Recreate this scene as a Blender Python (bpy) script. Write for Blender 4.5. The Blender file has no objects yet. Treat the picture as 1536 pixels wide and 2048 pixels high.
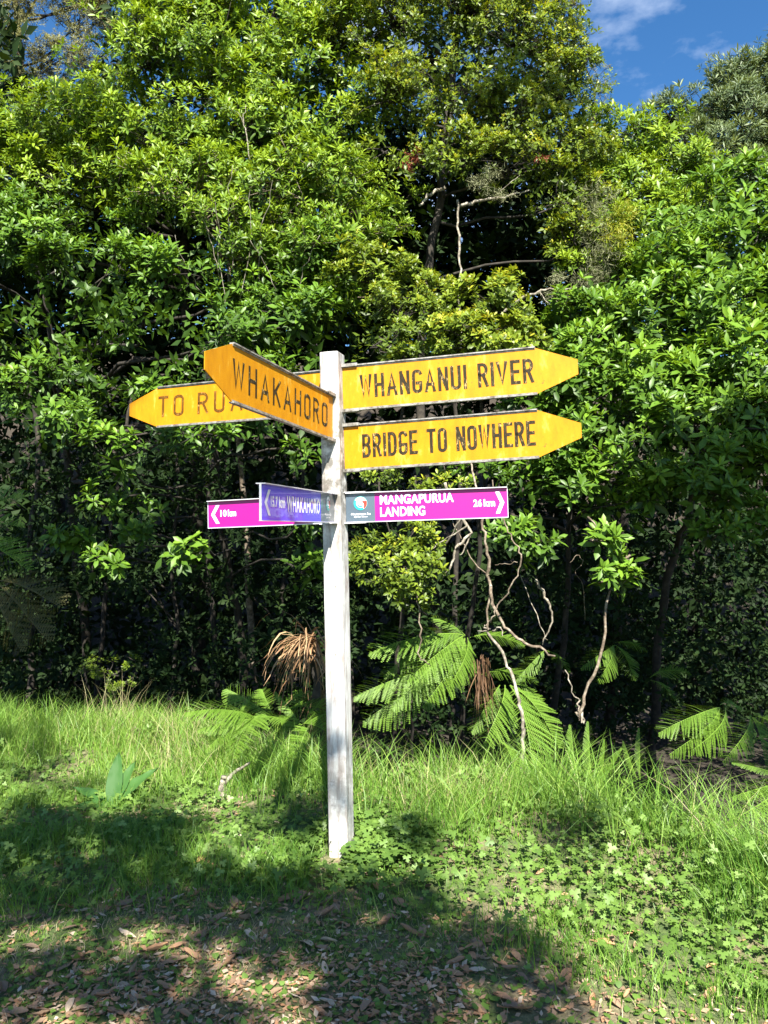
import bpy, math, random
import numpy as np
from mathutils import Matrix, Vector

rng = np.random.default_rng(11)
random.seed(5)
SC = bpy.context.scene
COL = SC.collection
R = math.radians
F = 1539.0            # focal length in photo pixels (1536 x 2048)
PITCH = R(3.0)
EYE = 1.6

# ------------------------------------------------------------------ camera, sky, sun, exposure
cam = bpy.data.cameras.new('camera')
cam.sensor_fit = 'VERTICAL'; cam.sensor_height = 36.0
cam.lens = 36.0 * F / 2048.0
cam.clip_start = 0.05; cam.clip_end = 2000
co = bpy.data.objects.new('camera', cam); COL.objects.link(co)
co.location = (0, 0, EYE); co.rotation_euler = (R(90) + PITCH, 0, 0)
SC.camera = co

SUN_EL, SUN_AZ = 46.0, 6.0        # behind the camera, a touch to the right
SD = np.array([math.sin(R(SUN_AZ)) * math.cos(R(SUN_EL)), -math.cos(R(SUN_AZ)) * math.cos(R(SUN_EL)), math.sin(R(SUN_EL))])
sl = bpy.data.lights.new('sun', 'SUN'); sl.energy = 5.0; sl.angle = R(0.53); sl.color = (1.0, 0.95, 0.86)
so = bpy.data.objects.new('sun', sl); COL.objects.link(so)
so.rotation_euler = Vector(SD).to_track_quat('Z', 'Y').to_euler(); so.location = (0, -5, 12)

W = bpy.data.worlds.new('World'); SC.world = W; W.use_nodes = True
nt = W.node_tree; N = nt.nodes; L = nt.links
for n in list(N): N.remove(n)
out = N.new('ShaderNodeOutputWorld'); bg = N.new('ShaderNodeBackground')
sky = N.new('ShaderNodeTexSky'); sky.sky_type = 'NISHITA'; sky.sun_disc = False
sky.sun_elevation = R(SUN_EL); sky.sun_rotation = R(180 - SUN_AZ)
sky.altitude = 600; sky.air_density = 1.0; sky.dust_density = 0.3; sky.ozone_density = 3.0
tc = N.new('ShaderNodeTexCoord'); mp = N.new('ShaderNodeMapping')
mp.inputs['Location'].default_value = (0.35, 0.1, 0.52); mp.inputs['Scale'].default_value = (1.6, 1.6, 3.4)
ns = N.new('ShaderNodeTexNoise'); ns.inputs['Scale'].default_value = 1.5; ns.inputs['Detail'].default_value = 8; ns.inputs['Roughness'].default_value = 0.58
cr = N.new('ShaderNodeValToRGB'); cr.color_ramp.elements[0].position = 0.53; cr.color_ramp.elements[1].position = 0.80
hs = N.new('ShaderNodeHueSaturation'); hs.inputs['Saturation'].default_value = 1.25
mx = N.new('ShaderNodeMix'); mx.data_type = 'RGBA'; mx.inputs[7].default_value = (7.5, 8.2, 9.2, 1)
L.new(tc.outputs['Generated'], mp.inputs[0]); L.new(mp.outputs[0], ns.inputs[0]); L.new(ns.outputs[0], cr.inputs[0])
L.new(sky.outputs[0], hs.inputs['Color']); L.new(hs.outputs[0], mx.inputs[6]); L.new(cr.outputs[0], mx.inputs[0])
L.new(mx.outputs[2], bg.inputs[0]); bg.inputs[1].default_value = 0.056; L.new(bg.outputs[0], out.inputs[0])

SC.view_settings.view_transform = 'Standard'; SC.view_settings.look = 'None'
SC.view_settings.gamma = 1; SC.view_settings.use_curve_mapping = False
SC.view_settings.exposure = 1.95
SC.cycles.max_bounces = 6; SC.cycles.diffuse_bounces = 2; SC.cycles.glossy_bounces = 3
SC.cycles.transmission_bounces = 4; SC.cycles.transparent_max_bounces = 6
SC.cycles.sample_clamp_indirect = 4.0

# ------------------------------------------------------------------ helpers
def at(px, py, Y):
    """world point at forward distance Y seen at photo pixel px, py"""
    u = (px - 768) / F; v = (1024 - py) / F
    dy = math.cos(PITCH) - v * math.sin(PITCH); dz = math.sin(PITCH) + v * math.cos(PITCH)
    k = Y / dy
    return np.array([u * k, Y, EYE + dz * k])

def proj(P):
    d = P - np.array([0, 0, EYE])
    z = d[:, 1] * math.cos(PITCH) + d[:, 2] * math.sin(PITCH)
    y = -d[:, 1] * math.sin(PITCH) + d[:, 2] * math.cos(PITCH)
    z = np.where(z < 0.05, 0.05, z)
    return 768 + F * d[:, 0] / z, 1024 - F * y / z, z

def nrmz(v):
    return v / np.maximum(np.linalg.norm(v, axis=-1, keepdims=True), 1e-9)

def tag(o, label=None, cat=None, group=None, kind=None):
    if label: o['label'] = label
    if cat: o['category'] = cat
    if group: o['group'] = group
    if kind: o['kind'] = kind
    return o

def link(o, parent=None):
    COL.objects.link(o)
    if parent is not None: o.parent = parent
    return o

def empty(name, loc, label=None, cat=None, group=None):
    o = bpy.data.objects.new(name, None); o.empty_display_size = 0.1
    o.location = loc; link(o); tag(o, label, cat, group); return o

def mesh_np(name, V, T, mat=None, tint=None, smooth=True):
    """triangle mesh from numpy arrays"""
    me = bpy.data.meshes.new(name)
    V = np.asarray(V, np.float32); T = np.asarray(T, np.int32)
    me.vertices.add(len(V)); me.vertices.foreach_set('co', V.ravel())
    me.loops.add(T.size); me.loops.foreach_set('vertex_index', T.ravel())
    me.polygons.add(len(T)); me.polygons.foreach_set('loop_start', np.arange(0, T.size, 3, dtype=np.int32))
    me.update(calc_edges=True)
    if not smooth: me.shade_flat()
    if tint is not None:
        a = me.attributes.new('tint', 'FLOAT', 'POINT'); a.data.foreach_set('value', np.asarray(tint, np.float32))
    if mat: me.materials.append(mat)
    return me

def mobj(name, V, T, mat, parent=None, tint=None, smooth=True, origin=None):
    V = np.asarray(V, float)
    if origin is not None: V = V - np.asarray(origin)
    o = bpy.data.objects.new(name, mesh_np(name, V, T, mat, tint, smooth))
    if origin is not None and parent is None: o.location = origin
    return link(o, parent)

def poly_mesh(name, V, Fc, mat, parent=None, smooth=False, matrix=None):
    me = bpy.data.meshes.new(name); me.from_pydata([tuple(v) for v in V], [], Fc); me.update()
    if smooth: me.shade_smooth()
    else: me.shade_flat()
    me.materials.append(mat)
    o = bpy.data.objects.new(name, me)
    if matrix is not None: o.matrix_local = matrix
    return link(o, parent)

# value noise for terrain and scatter, smooth and repeatable
_g = np.random.default_rng(3).random((64, 64))
def vnoise(x, y, s):
    x = np.asarray(x, float) * s + 100; y = np.asarray(y, float) * s + 100
    xi = np.floor(x).astype(int); yi = np.floor(y).astype(int); fx = x - xi; fy = y - yi
    fx = fx * fx * (3 - 2 * fx); fy = fy * fy * (3 - 2 * fy)
    a = _g[xi % 64, yi % 64]; b = _g[(xi + 1) % 64, yi % 64]; c = _g[xi % 64, (yi + 1) % 64]; d = _g[(xi + 1) % 64, (yi + 1) % 64]
    return a * (1 - fx) * (1 - fy) + b * fx * (1 - fy) + c * (1 - fx) * fy + d * fx * fy

CX = [-30, -4.5, -3.3, -1.6, -0.6, 0.0, 0.6, 1.05, 1.35, 1.65, 1.95, 2.7, 4.0, 30]
CY = [8.5, 7.2, 6.6, 6.4, 5.3, 4.95, 4.9, 4.9, 4.6, 4.05, 3.55, 2.8, 1.8, -2.0]
def crest(x): return np.interp(x, CX, CY)
def gz(x, y):
    x = np.asarray(x, float); y = np.asarray(y, float)
    c = crest(x); over = np.maximum(y - c, 0)
    slope = np.interp(x, [-3, 0, 1.5], [0.28, 0.45, 0.6]); deep = np.interp(x, [-3, 0, 1.5], [0.7, 1.0, 1.4])
    drop = deep * (1 - np.exp(-over * slope / deep))
    z = -drop + 0.13 * np.exp(-((y - c + .45) / .55) ** 2) + 0.05 * (vnoise(x, y, 0.9) - 0.5) + 0.022 * (vnoise(x, y, 4.0) - 0.5)
    bank_ = np.clip((y - 15.0) / 9, 0, 1); blocker_hill = 9.5 * bank_ * bank_ * (3 - 2 * bank_) * (1 + .15 * (vnoise(x, y, .2) - .5))  # rise added behind the bush to block sky light leaking through
    return z + blocker_hill

# ------------------------------------------------------------------ materials
def nodes(name):
    m = bpy.data.materials.new(name); m.use_nodes = True
    nt = m.node_tree; return m, nt.nodes, nt.links, nt.nodes['Principled BSDF'], nt.nodes['Material Output']

def ramp(N, stops):
    r = N.new('ShaderNodeValToRGB'); e = r.color_ramp.elements
    while len(e) < len(stops): e.new(0.5)
    for i, (p, c) in enumerate(stops):
        e[i].position = p; e[i].color = (*c, 1)
    return r

def noise(N, L, scale, detail=4, rough=0.5, coord='Object', stretch=None):
    t = N.new('ShaderNodeTexCoord'); n = N.new('ShaderNodeTexNoise')
    n.inputs['Scale'].default_value = scale; n.inputs['Detail'].default_value = detail; n.inputs['Roughness'].default_value = rough
    if stretch:
        m = N.new('ShaderNodeMapping'); m.inputs['Scale'].default_value = stretch
        L.new(t.outputs[coord], m.inputs[0]); L.new(m.outputs[0], n.inputs[0])
    else: L.new(t.outputs[coord], n.inputs[0])
    return n

def leaf_mat(name, stops, rough=0.44, trans=0.25, tcol=(1.5, 1.35, 0.55), spec=0.28):
    m, N, L, b, o = nodes(name)
    a = N.new('ShaderNodeAttribute'); a.attribute_name = 'tint'
    r = ramp(N, stops); L.new(a.outputs['Fac'], r.inputs[0])
    L.new(r.outputs[0], b.inputs['Base Color']); b.inputs['Roughness'].default_value = rough
    b.inputs['Specular IOR Level'].default_value = spec
    t = N.new('ShaderNodeBsdfTranslucent'); mu = N.new('ShaderNodeMix'); mu.data_type = 'RGBA'; mu.blend_type = 'MULTIPLY'
    mu.inputs[0].default_value = 1; mu.inputs[7].default_value = (*tcol, 1)
    L.new(r.outputs[0], mu.inputs[6]); L.new(mu.outputs[2], t.inputs[0])
    mix = N.new('ShaderNodeMixShader'); mix.inputs[0].default_value = trans
    L.new(b.outputs[0], mix.inputs[1]); L.new(t.outputs[0], mix.inputs[2]); L.new(mix.outputs[0], o.inputs[0])
    return m

def bark_mat(name, c0, c1, c2, scale=14):
    m, N, L, b, o = nodes(name)
    n = noise(N, L, scale, 6, 0.65); r = ramp(N, [(0.35, c0), (0.5, c1), (0.68, c2)])
    L.new(n.outputs[0], r.inputs[0]); L.new(r.outputs[0], b.inputs['Base Color']); b.inputs['Roughness'].default_value = 0.9
    bp = N.new('ShaderNodeBump'); bp.inputs['Strength'].default_value = 0.5; bp.inputs['Distance'].default_value = 0.01
    L.new(n.outputs[0], bp.inputs['Height']); L.new(bp.outputs[0], b.inputs['Normal'])
    return m

G_MAHOE = leaf_mat('leaf_broad_green', [(0.0, (0.027, 0.057, 0.0066)), (0.45, (0.090, 0.163, 0.0116)), (0.8, (0.181, 0.270, 0.0165)), (1.0, (0.232, 0.340, 0.0330))])
G_MAHOE2 = leaf_mat('leaf_broad_mid_green', [(0.0, (0.025, 0.057, 0.0088)), (0.5, (0.075, 0.153, 0.0141)), (0.85, (0.139, 0.245, 0.0194)), (1.0, (0.170, 0.310, 0.0385))])
G_SMALL = leaf_mat('leaf_small_olive', [(0.0, (0.032, 0.056, 0.0090)), (0.5, (0.100, 0.151, 0.0144)), (0.8, (0.189, 0.252, 0.0198)), (1.0, (0.33, 0.32, 0.03))], 0.42, 0.28)
G_NARROW = leaf_mat('leaf_narrow_greygreen', [(0.0, (0.04, 0.066, 0.03)), (0.5, (0.085, 0.125, 0.052)), (1.0, (0.17, 0.21, 0.085))], 0.5, 0.2)
G_FINE = leaf_mat('leaf_fine_olive_brown', [(0.0, (0.07, 0.08, 0.03)), (0.5, (0.16, 0.165, 0.06)), (1.0, (0.27, 0.26, 0.11))], 0.6, 0.2)
G_DEEP = leaf_mat('leaf_shade_dark', [(0.0, (0.006, 0.014, 0.004)), (0.6, (0.013, 0.030, 0.007)), (1.0, (0.024, 0.042, 0.010))], 0.65, 0.15, spec=0.12)  # leaf colour taken near black, deep shade under the canopy painted in
G_FERN = leaf_mat('fern_green', [(0.0, (0.065, 0.138, 0.0136)), (0.5, (0.112, 0.212, 0.0227)), (1.0, (0.160, 0.265, 0.0378))], 0.5, 0.35)
G_FERN_OLD = leaf_mat('fern_olive_brown', [(0.0, (0.045, 0.055, 0.014)), (1.0, (0.11, 0.095, 0.03))], 0.6, 0.25)
G_GRASS = leaf_mat('grass_blade', [(0.0, (0.060, 0.150, 0.018)), (0.5, (0.150, 0.272, 0.036)), (0.8, (0.250, 0.335, 0.070)), (0.93, (0.34, 0.31, 0.15)), (1.0, (0.42, 0.34, 0.22))], 0.45, 0.32, (1.3, 1.2, .7))
G_COVER = leaf_mat('cover_leaf', [(0.0, (0.059, 0.120, 0.0229)), (0.6, (0.129, 0.219, 0.0406)), (1.0, (0.187, 0.285, 0.0803))], 0.45, 0.3)
G_DOCK = leaf_mat('dock_leaf', [(0.0, (0.028, 0.085, 0.018)), (1.0, (0.05, 0.12, 0.026))], 0.6, 0.2, spec=0.2)
M_DEAD = leaf_mat('dead_leaf_brown', [(0.0, (0.09, 0.055, 0.035)), (0.45, (0.27, 0.18, 0.115)), (0.72, (0.38, 0.20, 0.10)), (0.86, (0.42, 0.31, 0.21)), (1.0, (0.52, 0.44, 0.34))], 0.75, 0.12, (1.3, 1.0, 0.7), 0.25)
M_STRAW = leaf_mat('dead_strap_leaf', [(0.0, (0.06, 0.03, 0.014)), (0.5, (0.22, 0.125, 0.06)), (1.0, (0.38, 0.26, 0.14))], 0.65, 0.15, (1.3, 1.0, 0.7), 0.3)
M_RED = leaf_mat('rust_red_leaf', [(0.0, (0.12, 0.03, 0.016)), (1.0, (0.30, 0.085, 0.045))], 0.6, 0.2, (1.3, 0.8, 0.6), 0.3)
M_LICHEN = leaf_mat('lichen', [(0.0, (0.16, 0.17, 0.09)), (1.0, (0.33, 0.34, 0.20))], 0.9, 0.15, (1.1, 1.1, 0.8), 0.1)
B_BROWN = bark_mat('bark_brown', (0.010, 0.008, 0.006), (0.020, 0.016, 0.011), (0.05, 0.042, 0.03))  # bark darkened to paint in the shade on trunks under the canopy
B_PALE = bark_mat('bark_pale_lichen', (0.07, 0.06, 0.045), (0.18, 0.155, 0.115), (0.38, 0.36, 0.29), 22)
B_TAN = bark_mat('bark_tan', (0.05, 0.036, 0.024), (0.13, 0.098, 0.066), (0.30, 0.26, 0.20), 20)

# ------------------------------------------------------------------ leaf templates (x = length, y = width, z = up)
def leaf_template(w=0.36, fold=0.10, droop=0.14, obov=0.0, start=0.06):
    a, b = 0.34 + 0.06 * obov, 0.70 + 0.04 * obov
    w1 = w * (0.86 - 0.2 * obov) / 2; w2 = w * (0.80 + 0.2 * obov) / 2
    s = start
    V = np.array([(s, 0, 0), (a, w1, fold * w - droop * a * a), (a, -w1, fold * w - droop * a * a), (a, 0, -droop * a * a),
                  (b, w2, fold * w - droop * b * b), (b, -w2, fold * w - droop * b * b), (b, 0, -droop * b * b), (1, 0, -droop * 1.15)])
    T = np.array([(0, 3, 1), (0, 2, 3), (1, 3, 6), (1, 6, 4), (3, 2, 5), (3, 5, 6), (4, 6, 7), (6, 5, 7)])
    return V, T
def cheap_template(w=0.4, droop=0.1):
    V = np.array([(0.05, 0, 0), (0.5, w / 2, 0.03), (0.5, -w / 2, 0.03), (1, 0, -droop), (0.5, 0, -0.02)])
    T = np.array([(0, 4, 1), (0, 2, 4), (1, 4, 3), (4, 2, 3)])
    return V, T

def basis(d, n):
    """columns x = d, y = n x d, z = n"""
    x = nrmz(d); z = nrmz(n - (n * x).sum(1, keepdims=True) * x); y = np.cross(z, x)
    return np.stack([x, y, z], axis=2)       # (N,3,3) columns

def expand(tpl, pos, B, size, tint, tjit=0.0):
    V, T = tpl; n = len(pos); k = len(V)
    P = np.einsum('nij,kj->nki', B, V) * size[:, None, None] + pos[:, None, :]
    TT = (T[None] + (np.arange(n) * k)[:, None, None]).reshape(-1, 3)
    return P.reshape(-1, 3), TT, np.repeat(tint, k)

class Leaves:
    def __init__(s): s.p = []; s.d = []; s.n = []; s.s = []; s.t = []
    def add(s, p, d, n, sz, t): s.p.append(p); s.d.append(d); s.n.append(n); s.s.append(sz); s.t.append(t)
    def cat(s): return tuple(np.concatenate(a) for a in (s.p, s.d, s.n, s.s, s.t))
    def count(s): return sum(len(a) for a in s.p)

def sprigs(lv, P, A, S, n, T, spread=(28, 78), droop=0.12, stag=0.35, rnd=0.25):
    """whorls of n leaves round twig tips P with axes A, leaf lengths S, tints T"""
    m = len(P); A = nrmz(A); stg = np.where(rng.random(m) < .5, stag, stag * rng.uniform(1.5, 4.0, m))      # tight whorls and leafy shoots
    ref = np.where(np.abs(A[:, 2:3]) > 0.9, np.array([[1.0, 0, 0]]), np.array([[0, 0, 1.0]]))
    U = nrmz(np.cross(A, ref)); V = np.cross(A, U); ph0 = rng.random(m) * 6.28
    for i in range(n):
        f = (i + 0.5) / n
        e = np.radians(spread[0] + (spread[1] - spread[0]) * f + rng.normal(0, 9, m)); ph = ph0 + i * 2.4 + rng.normal(0, 0.25, m)
        D = np.cos(e)[:, None] * A + np.sin(e)[:, None] * (np.cos(ph)[:, None] * U + np.sin(ph)[:, None] * V)
        D[:, 2] -= droop * f; D = nrmz(D)
        Nn = A + rng.normal(0, rnd, (m, 3)) + np.array([0, -0.05, 0.25])
        sz = S * (0.62 + 0.45 * min(1, f * 1.6)) * rng.uniform(0.8, 1.15, m)
        pos = P - A * (S * stg * f)[:, None]
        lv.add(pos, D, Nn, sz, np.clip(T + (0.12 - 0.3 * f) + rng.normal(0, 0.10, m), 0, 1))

class Tubes:
    def __init__(s): s.V = []; s.T = []; s.n = 0
    def add(s, pts, rad, sides=5):
        pts = np.asarray(pts, float); rad = np.asarray(rad, float); k = len(pts)
        tan = nrmz(np.gradient(pts, axis=0)); ref = np.array([0.31, 0.2, 0.93])
        if abs(tan.mean(0) @ ref) > 0.85: ref = np.array([0.9, -0.4, 0.1])
        u = nrmz(np.cross(tan, ref)); v = np.cross(tan, u)
        a = np.arange(sides) * 2 * math.pi / sides
        ring = np.cos(a)[None, :, None] * u[:, None] + np.sin(a)[None, :, None] * v[:, None]
        V = pts[:, None] + ring * rad[:, None, None]
        T = []
        for i in range(k - 1):
            for j in range(sides):
                p, q = i * sides + j, i * sides + (j + 1) % sides
                T += [(p, q, q + sides), (p, q + sides, p + sides)]
        for j in range(1, sides - 1):
            T += [(0, j + 1, j), ((k - 1) * sides, (k - 1) * sides + j, (k - 1) * sides + j + 1)]
        s.V.append(V.reshape(-1, 3)); s.T.append(np.array(T) + s.n); s.n += k * sides
    def build(s, name, mat, parent=None, origin=None):
        return mobj(name, np.concatenate(s.V), np.concatenate(s.T), mat, parent, origin=origin)

def smooth_path(pts, sub=5, jit=0.0):
    """Catmull-Rom through rows (x, y, z, r...)"""
    P = np.asarray(pts, float); P = np.vstack([2 * P[0] - P[1], P, 2 * P[-1] - P[-2]]); outp = []
    for i in range(1, len(P) - 2):
        for t in np.linspace(0, 1, sub, endpoint=False):
            a, b, c, d = P[i - 1], P[i], P[i + 1], P[i + 2]
            outp.append(0.5 * ((2 * b) + (-a + c) * t + (2 * a - 5 * b + 4 * c - d) * t * t + (-a + 3 * b - 3 * c + d) * t ** 3))
    outp.append(P[-2]); Q = np.array(outp)
    if jit: Q[1:-1, :3] += rng.normal(0, jit, (len(Q) - 2, 3))
    return Q

def limb(tb, a, b, r0, r1, sides=6, bend=0.12, seg=5):
    a = np.asarray(a, float); b = np.asarray(b, float); Ln = np.linalg.norm(b - a)
    t = np.linspace(0, 1, seg)[:, None]
    mid = rng.normal(0, bend * Ln, 3); mid[2] -= 0.0
    P = a * (1 - t) + b * t + mid * (t * (1 - t) * 2) + np.vstack([np.zeros((1, 3)), rng.normal(0, 0.02 * Ln, (seg - 2, 3)), np.zeros((1, 3))])
    tb.add(P, np.linspace(r0, r1, seg), sides)

# ------------------------------------------------------------------ ground sheet
def ground():
    xs = np.unique(np.concatenate([np.linspace(-400, -12, 14), np.linspace(-12, 12, 181), np.linspace(12, 400, 14)]))
    ys = np.unique(np.concatenate([np.linspace(-400, -4, 12), np.linspace(-4, 14, 151), np.linspace(14, 60, 24), np.linspace(60, 400, 10)]))
    X, Y = np.meshgrid(xs, ys); Z = gz(X, Y); nx = len(xs); ny = len(ys)
    V = np.stack([X.ravel(), Y.ravel(), Z.ravel()], 1)
    i = np.arange(ny - 1)[:, None] * nx + np.arange(nx - 1)[None]; i = i.ravel()
    T = np.concatenate([np.stack([i, i + 1, i + nx + 1], 1), np.stack([i, i + nx + 1, i + nx], 1)])
    m, N, L, b, o = nodes('soil_and_moss')
    n1 = noise(N, L, 2.2, 6, 0.6); n2 = noise(N, L, 38, 5, 0.7)
    r1 = ramp(N, [(0.3, (0.075, 0.055, 0.032)), (0.5, (0.175, 0.135, 0.08)), (0.7, (0.30, 0.24, 0.155))]); L.new(n2.outputs[0], r1.inputs[0])
    r2 = ramp(N, [(0.3, (0.03, 0.060, 0.012)), (0.7, (0.09, 0.13, 0.03))]); L.new(n2.outputs[0], r2.inputs[0])
    rr = ramp(N, [(0.36, (0, 0, 0)), (0.58, (1, 1, 1))]); L.new(n1.outputs[0], rr.inputs[0])
    mxx = N.new('ShaderNodeMix'); mxx.data_type = 'RGBA'; L.new(rr.outputs[0], mxx.inputs[0]); L.new(r1.outputs[0], mxx.inputs[6]); L.new(r2.outputs[0], mxx.inputs[7])
    # canopy shade painted into the ground colour beyond the crest of the bank
    at_ = N.new('ShaderNodeAttribute'); at_.attribute_name = 'canopy_shade'; hx = N.new('ShaderNodeMix'); hx.data_type = 'RGBA'
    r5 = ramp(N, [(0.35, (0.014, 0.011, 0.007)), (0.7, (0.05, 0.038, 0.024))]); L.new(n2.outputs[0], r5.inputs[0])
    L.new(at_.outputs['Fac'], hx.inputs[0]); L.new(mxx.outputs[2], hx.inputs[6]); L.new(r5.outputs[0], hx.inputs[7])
    L.new(hx.outputs[2], b.inputs['Base Color']); b.inputs['Roughness'].default_value = 0.95
    bp = N.new('ShaderNodeBump'); bp.inputs['Strength'].default_value = 0.8; bp.inputs['Distance'].default_value = 0.02
    L.new(n2.outputs[0], bp.inputs['Height']); L.new(bp.outputs[0], b.inputs['Normal'])
    g = mobj('ground', V, T, m); a = g.data.attributes.new('canopy_shade', 'FLOAT', 'POINT')
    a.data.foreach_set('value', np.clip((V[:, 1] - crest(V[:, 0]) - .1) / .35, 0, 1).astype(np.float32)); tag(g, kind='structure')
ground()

# ------------------------------------------------------------------ signpost
def sign_mats():
    # yellow retroreflective board
    m, N, L, b, o = nodes('sign_yellow')
    n = noise(N, L, 8, 7, 0.65, stretch=(2.2, 2.2, .8)); r = ramp(N, [(0.28, (0.33, 0.135, 0.004)), (0.45, (0.41, 0.172, 0.003)), (0.58, (0.44, 0.195, 0.004)), (0.72, (0.54, 0.32, 0.06))])
    L.new(n.outputs[0], r.inputs[0])
    n2 = noise(N, L, 42, 7, 0.75); r2 = ramp(N, [(0.0, (0, 0, 0)), (0.60, (0, 0, 0)), (0.66, (1, 1, 1))]); L.new(n2.outputs[0], r2.inputs[0])
    n3 = noise(N, L, 5, 2, 0.5); r3 = ramp(N, [(0.45, (0, 0, 0)), (0.65, (1, 1, 1))]); L.new(n3.outputs[0], r3.inputs[0])
    mu = N.new('ShaderNodeMath'); mu.operation = 'MULTIPLY'; L.new(r2.outputs[0], mu.inputs[0]); L.new(r3.outputs[0], mu.inputs[1])
    mx = N.new('ShaderNodeMix'); mx.data_type = 'RGBA'; mx.inputs[7].default_value = (0.13, 0.06, 0.02, 1)
    L.new(mu.outputs[0], mx.inputs[0]); L.new(r.outputs[0], mx.inputs[6]); L.new(mx.outputs[2], b.inputs['Base Color'])
    b.inputs['Roughness'].default_value = 0.5; b.inputs['Specular IOR Level'].default_value = 0.2
    v = N.new('ShaderNodeTexVoronoi'); v.inputs['Scale'].default_value = 210; t = N.new('ShaderNodeTexCoord'); L.new(t.outputs['Object'], v.inputs[0])
    bp = N.new('ShaderNodeBump'); bp.inputs['Strength'].default_value = 0.25; bp.inputs['Distance'].default_value = 0.001
    L.new(v.outputs['Distance'], bp.inputs['Height']); L.new(bp.outputs[0], b.inputs['Normal'])
    yel = m
    def letter(name, col, lo, hi, under=(0.42, 0.18, 0.004)):
        m, N, L, b, o = nodes(name)
        n = noise(N, L, 38, 9, 0.78, stretch=(1.3, 1.3, .6)); r = ramp(N, [(lo - .12, col), (lo - .02, tuple(c * 2.2 for c in col)), (lo + 0.012, (0.50, 0.36, 0.14)), (hi, under)])
        r.color_ramp.interpolation = 'LINEAR'
        L.new(n.outputs[0], r.inputs[0]); L.new(r.outputs[0], b.inputs['Base Color']); b.inputs['Roughness'].default_value = 0.6; b.inputs['Specular IOR Level'].default_value = 0.1
        return m
    worn = letter('letter_black_peeling', (0.022, 0.017, 0.009), 0.60, 0.655)
    faded = letter('letter_brown_faded', (0.085, 0.038, 0.006), 0.62, 0.70)
    def paint(name, c, rough=0.35, coat=0.0):
        m, N, L, b, o = nodes(name)
        n = noise(N, L, 6, 4); hsv = N.new('ShaderNodeHueSaturation'); hsv.inputs['Color'].default_value = (*c, 1)
        mr = N.new('ShaderNodeMapRange'); mr.inputs[3].default_value = 0.92; mr.inputs[4].default_value = 1.06
        L.new(n.outputs[0], mr.inputs[0]); L.new(mr.outputs[0], hsv.inputs['Value']); L.new(hsv.outputs[0], b.inputs['Base Color'])
        b.inputs['Roughness'].default_value = rough; b.inputs['Coat Weight'].default_value = coat; b.inputs['Coat Roughness'].default_value = 0.03
        return m
    mag = paint('sign_magenta', (0.30, 0.0008, 0.165), 0.4, 0.15)
    blue = paint('sign_violet_blue', (0.075, 0.055, 0.78), 0.3, 0.25)
    blue.node_tree.nodes['Principled BSDF'].inputs['Specular IOR Level'].default_value = 0.25
    slate = paint('sign_slate_grey', (0.06, 0.085, 0.11), 0.3, 0.5)
    white = paint('print_white', (0.78, 0.78, 0.80), 0.35, 0.3)
    teal = paint('print_teal', (0.02, 0.27, 0.26), 0.35); red = paint('print_red', (0.55, 0.035, 0.02), 0.35)
    m, N, L, b, o = nodes('aluminium_weathered')
    n = noise(N, L, 30, 6, 0.7); r = ramp(N, [(0.35, (0.07, 0.06, 0.045)), (0.5, (0.20, 0.19, 0.17)), (0.7, (0.36, 0.36, 0.34))]); L.new(n.outputs[0], r.inputs[0])
    L.new(r.outputs[0], b.inputs['Base Color']); b.inputs['Metallic'].default_value = 0.25; b.inputs['Roughness'].default_value = 0.5
    alu = m
    m, N, L, b, o = nodes('aluminium_clean'); b.inputs['Base Color'].default_value = (0.62, 0.62, 0.64, 1); b.inputs['Metallic'].default_value = 0.3; b.inputs['Roughness'].default_value = 0.35
    n = noise(N, L, 40, 4); bp = N.new('ShaderNodeBump'); bp.inputs['Strength'].default_value = 0.1; L.new(n.outputs[0], bp.inputs['Height']); L.new(bp.outputs[0], b.inputs['Normal'])
    alc = m
    # white painted timber
    m, N, L, b, o = nodes('white_painted_timber')
    n = noise(N, L, 7, 6, 0.62, stretch=(5.5, 5.5, 0.7)); r = ramp(N, [(0.34, (0.26, 0.22, 0.20)), (0.46, (0.44, 0.42, 0.40)), (0.60, (0.58, 0.59, 0.57))]); L.new(n.outputs[0], r.inputs[0])
    n2 = noise(N, L, 11, 8, 0.72, stretch=(1.6, 1.6, 0.55)); r2 = ramp(N, [(0.56, (0, 0, 0)), (0.70, (.8, .8, .8))]); L.new(n2.outputs[0], r2.inputs[0])
    mx = N.new('ShaderNodeMix'); mx.data_type = 'RGBA'; mx.inputs[7].default_value = (0.20, 0.135, 0.12, 1)
    L.new(r2.outputs[0], mx.inputs[0]); L.new(r.outputs[0], mx.inputs[6])
    # grime patches kept to bands along the height
    sp = N.new('ShaderNodeSeparateXYZ'); t = N.new('ShaderNodeTexCoord'); L.new(t.outputs['Object'], sp.inputs[0])
    rz = ramp(N, [(0.0, (0.35,) * 3), (0.17, (0.60,) * 3), (0.25, (0.08,) * 3), (0.55, (0.25,) * 3), (0.73, (0.95,) * 3), (0.87, (0.85,) * 3), (0.93, (0.5,) * 3), (1.0, (0.5,) * 3)])
    dv = N.new('ShaderNodeMath'); dv.operation = 'MULTIPLY'; dv.inputs[1].default_value = 1 / 2.66; L.new(sp.outputs['Z'], dv.inputs[0]); L.new(dv.outputs[0], rz.inputs[0])
    n3 = noise(N, L, 13, 7, 0.7); r3 = ramp(N, [(0.36, (0, 0, 0)), (0.56, (1, 1, 1))]); L.new(n3.outputs[0], r3.inputs[0])
    mm = N.new('ShaderNodeMath'); mm.operation = 'MULTIPLY'; L.new(rz.outputs[0], mm.inputs[0]); L.new(r3.outputs[0], mm.inputs[1])
    mx2 = N.new('ShaderNodeMix'); mx2.data_type = 'RGBA'; mx2.inputs[7].default_value = (0.10, 0.09, 0.072, 1)
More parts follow.
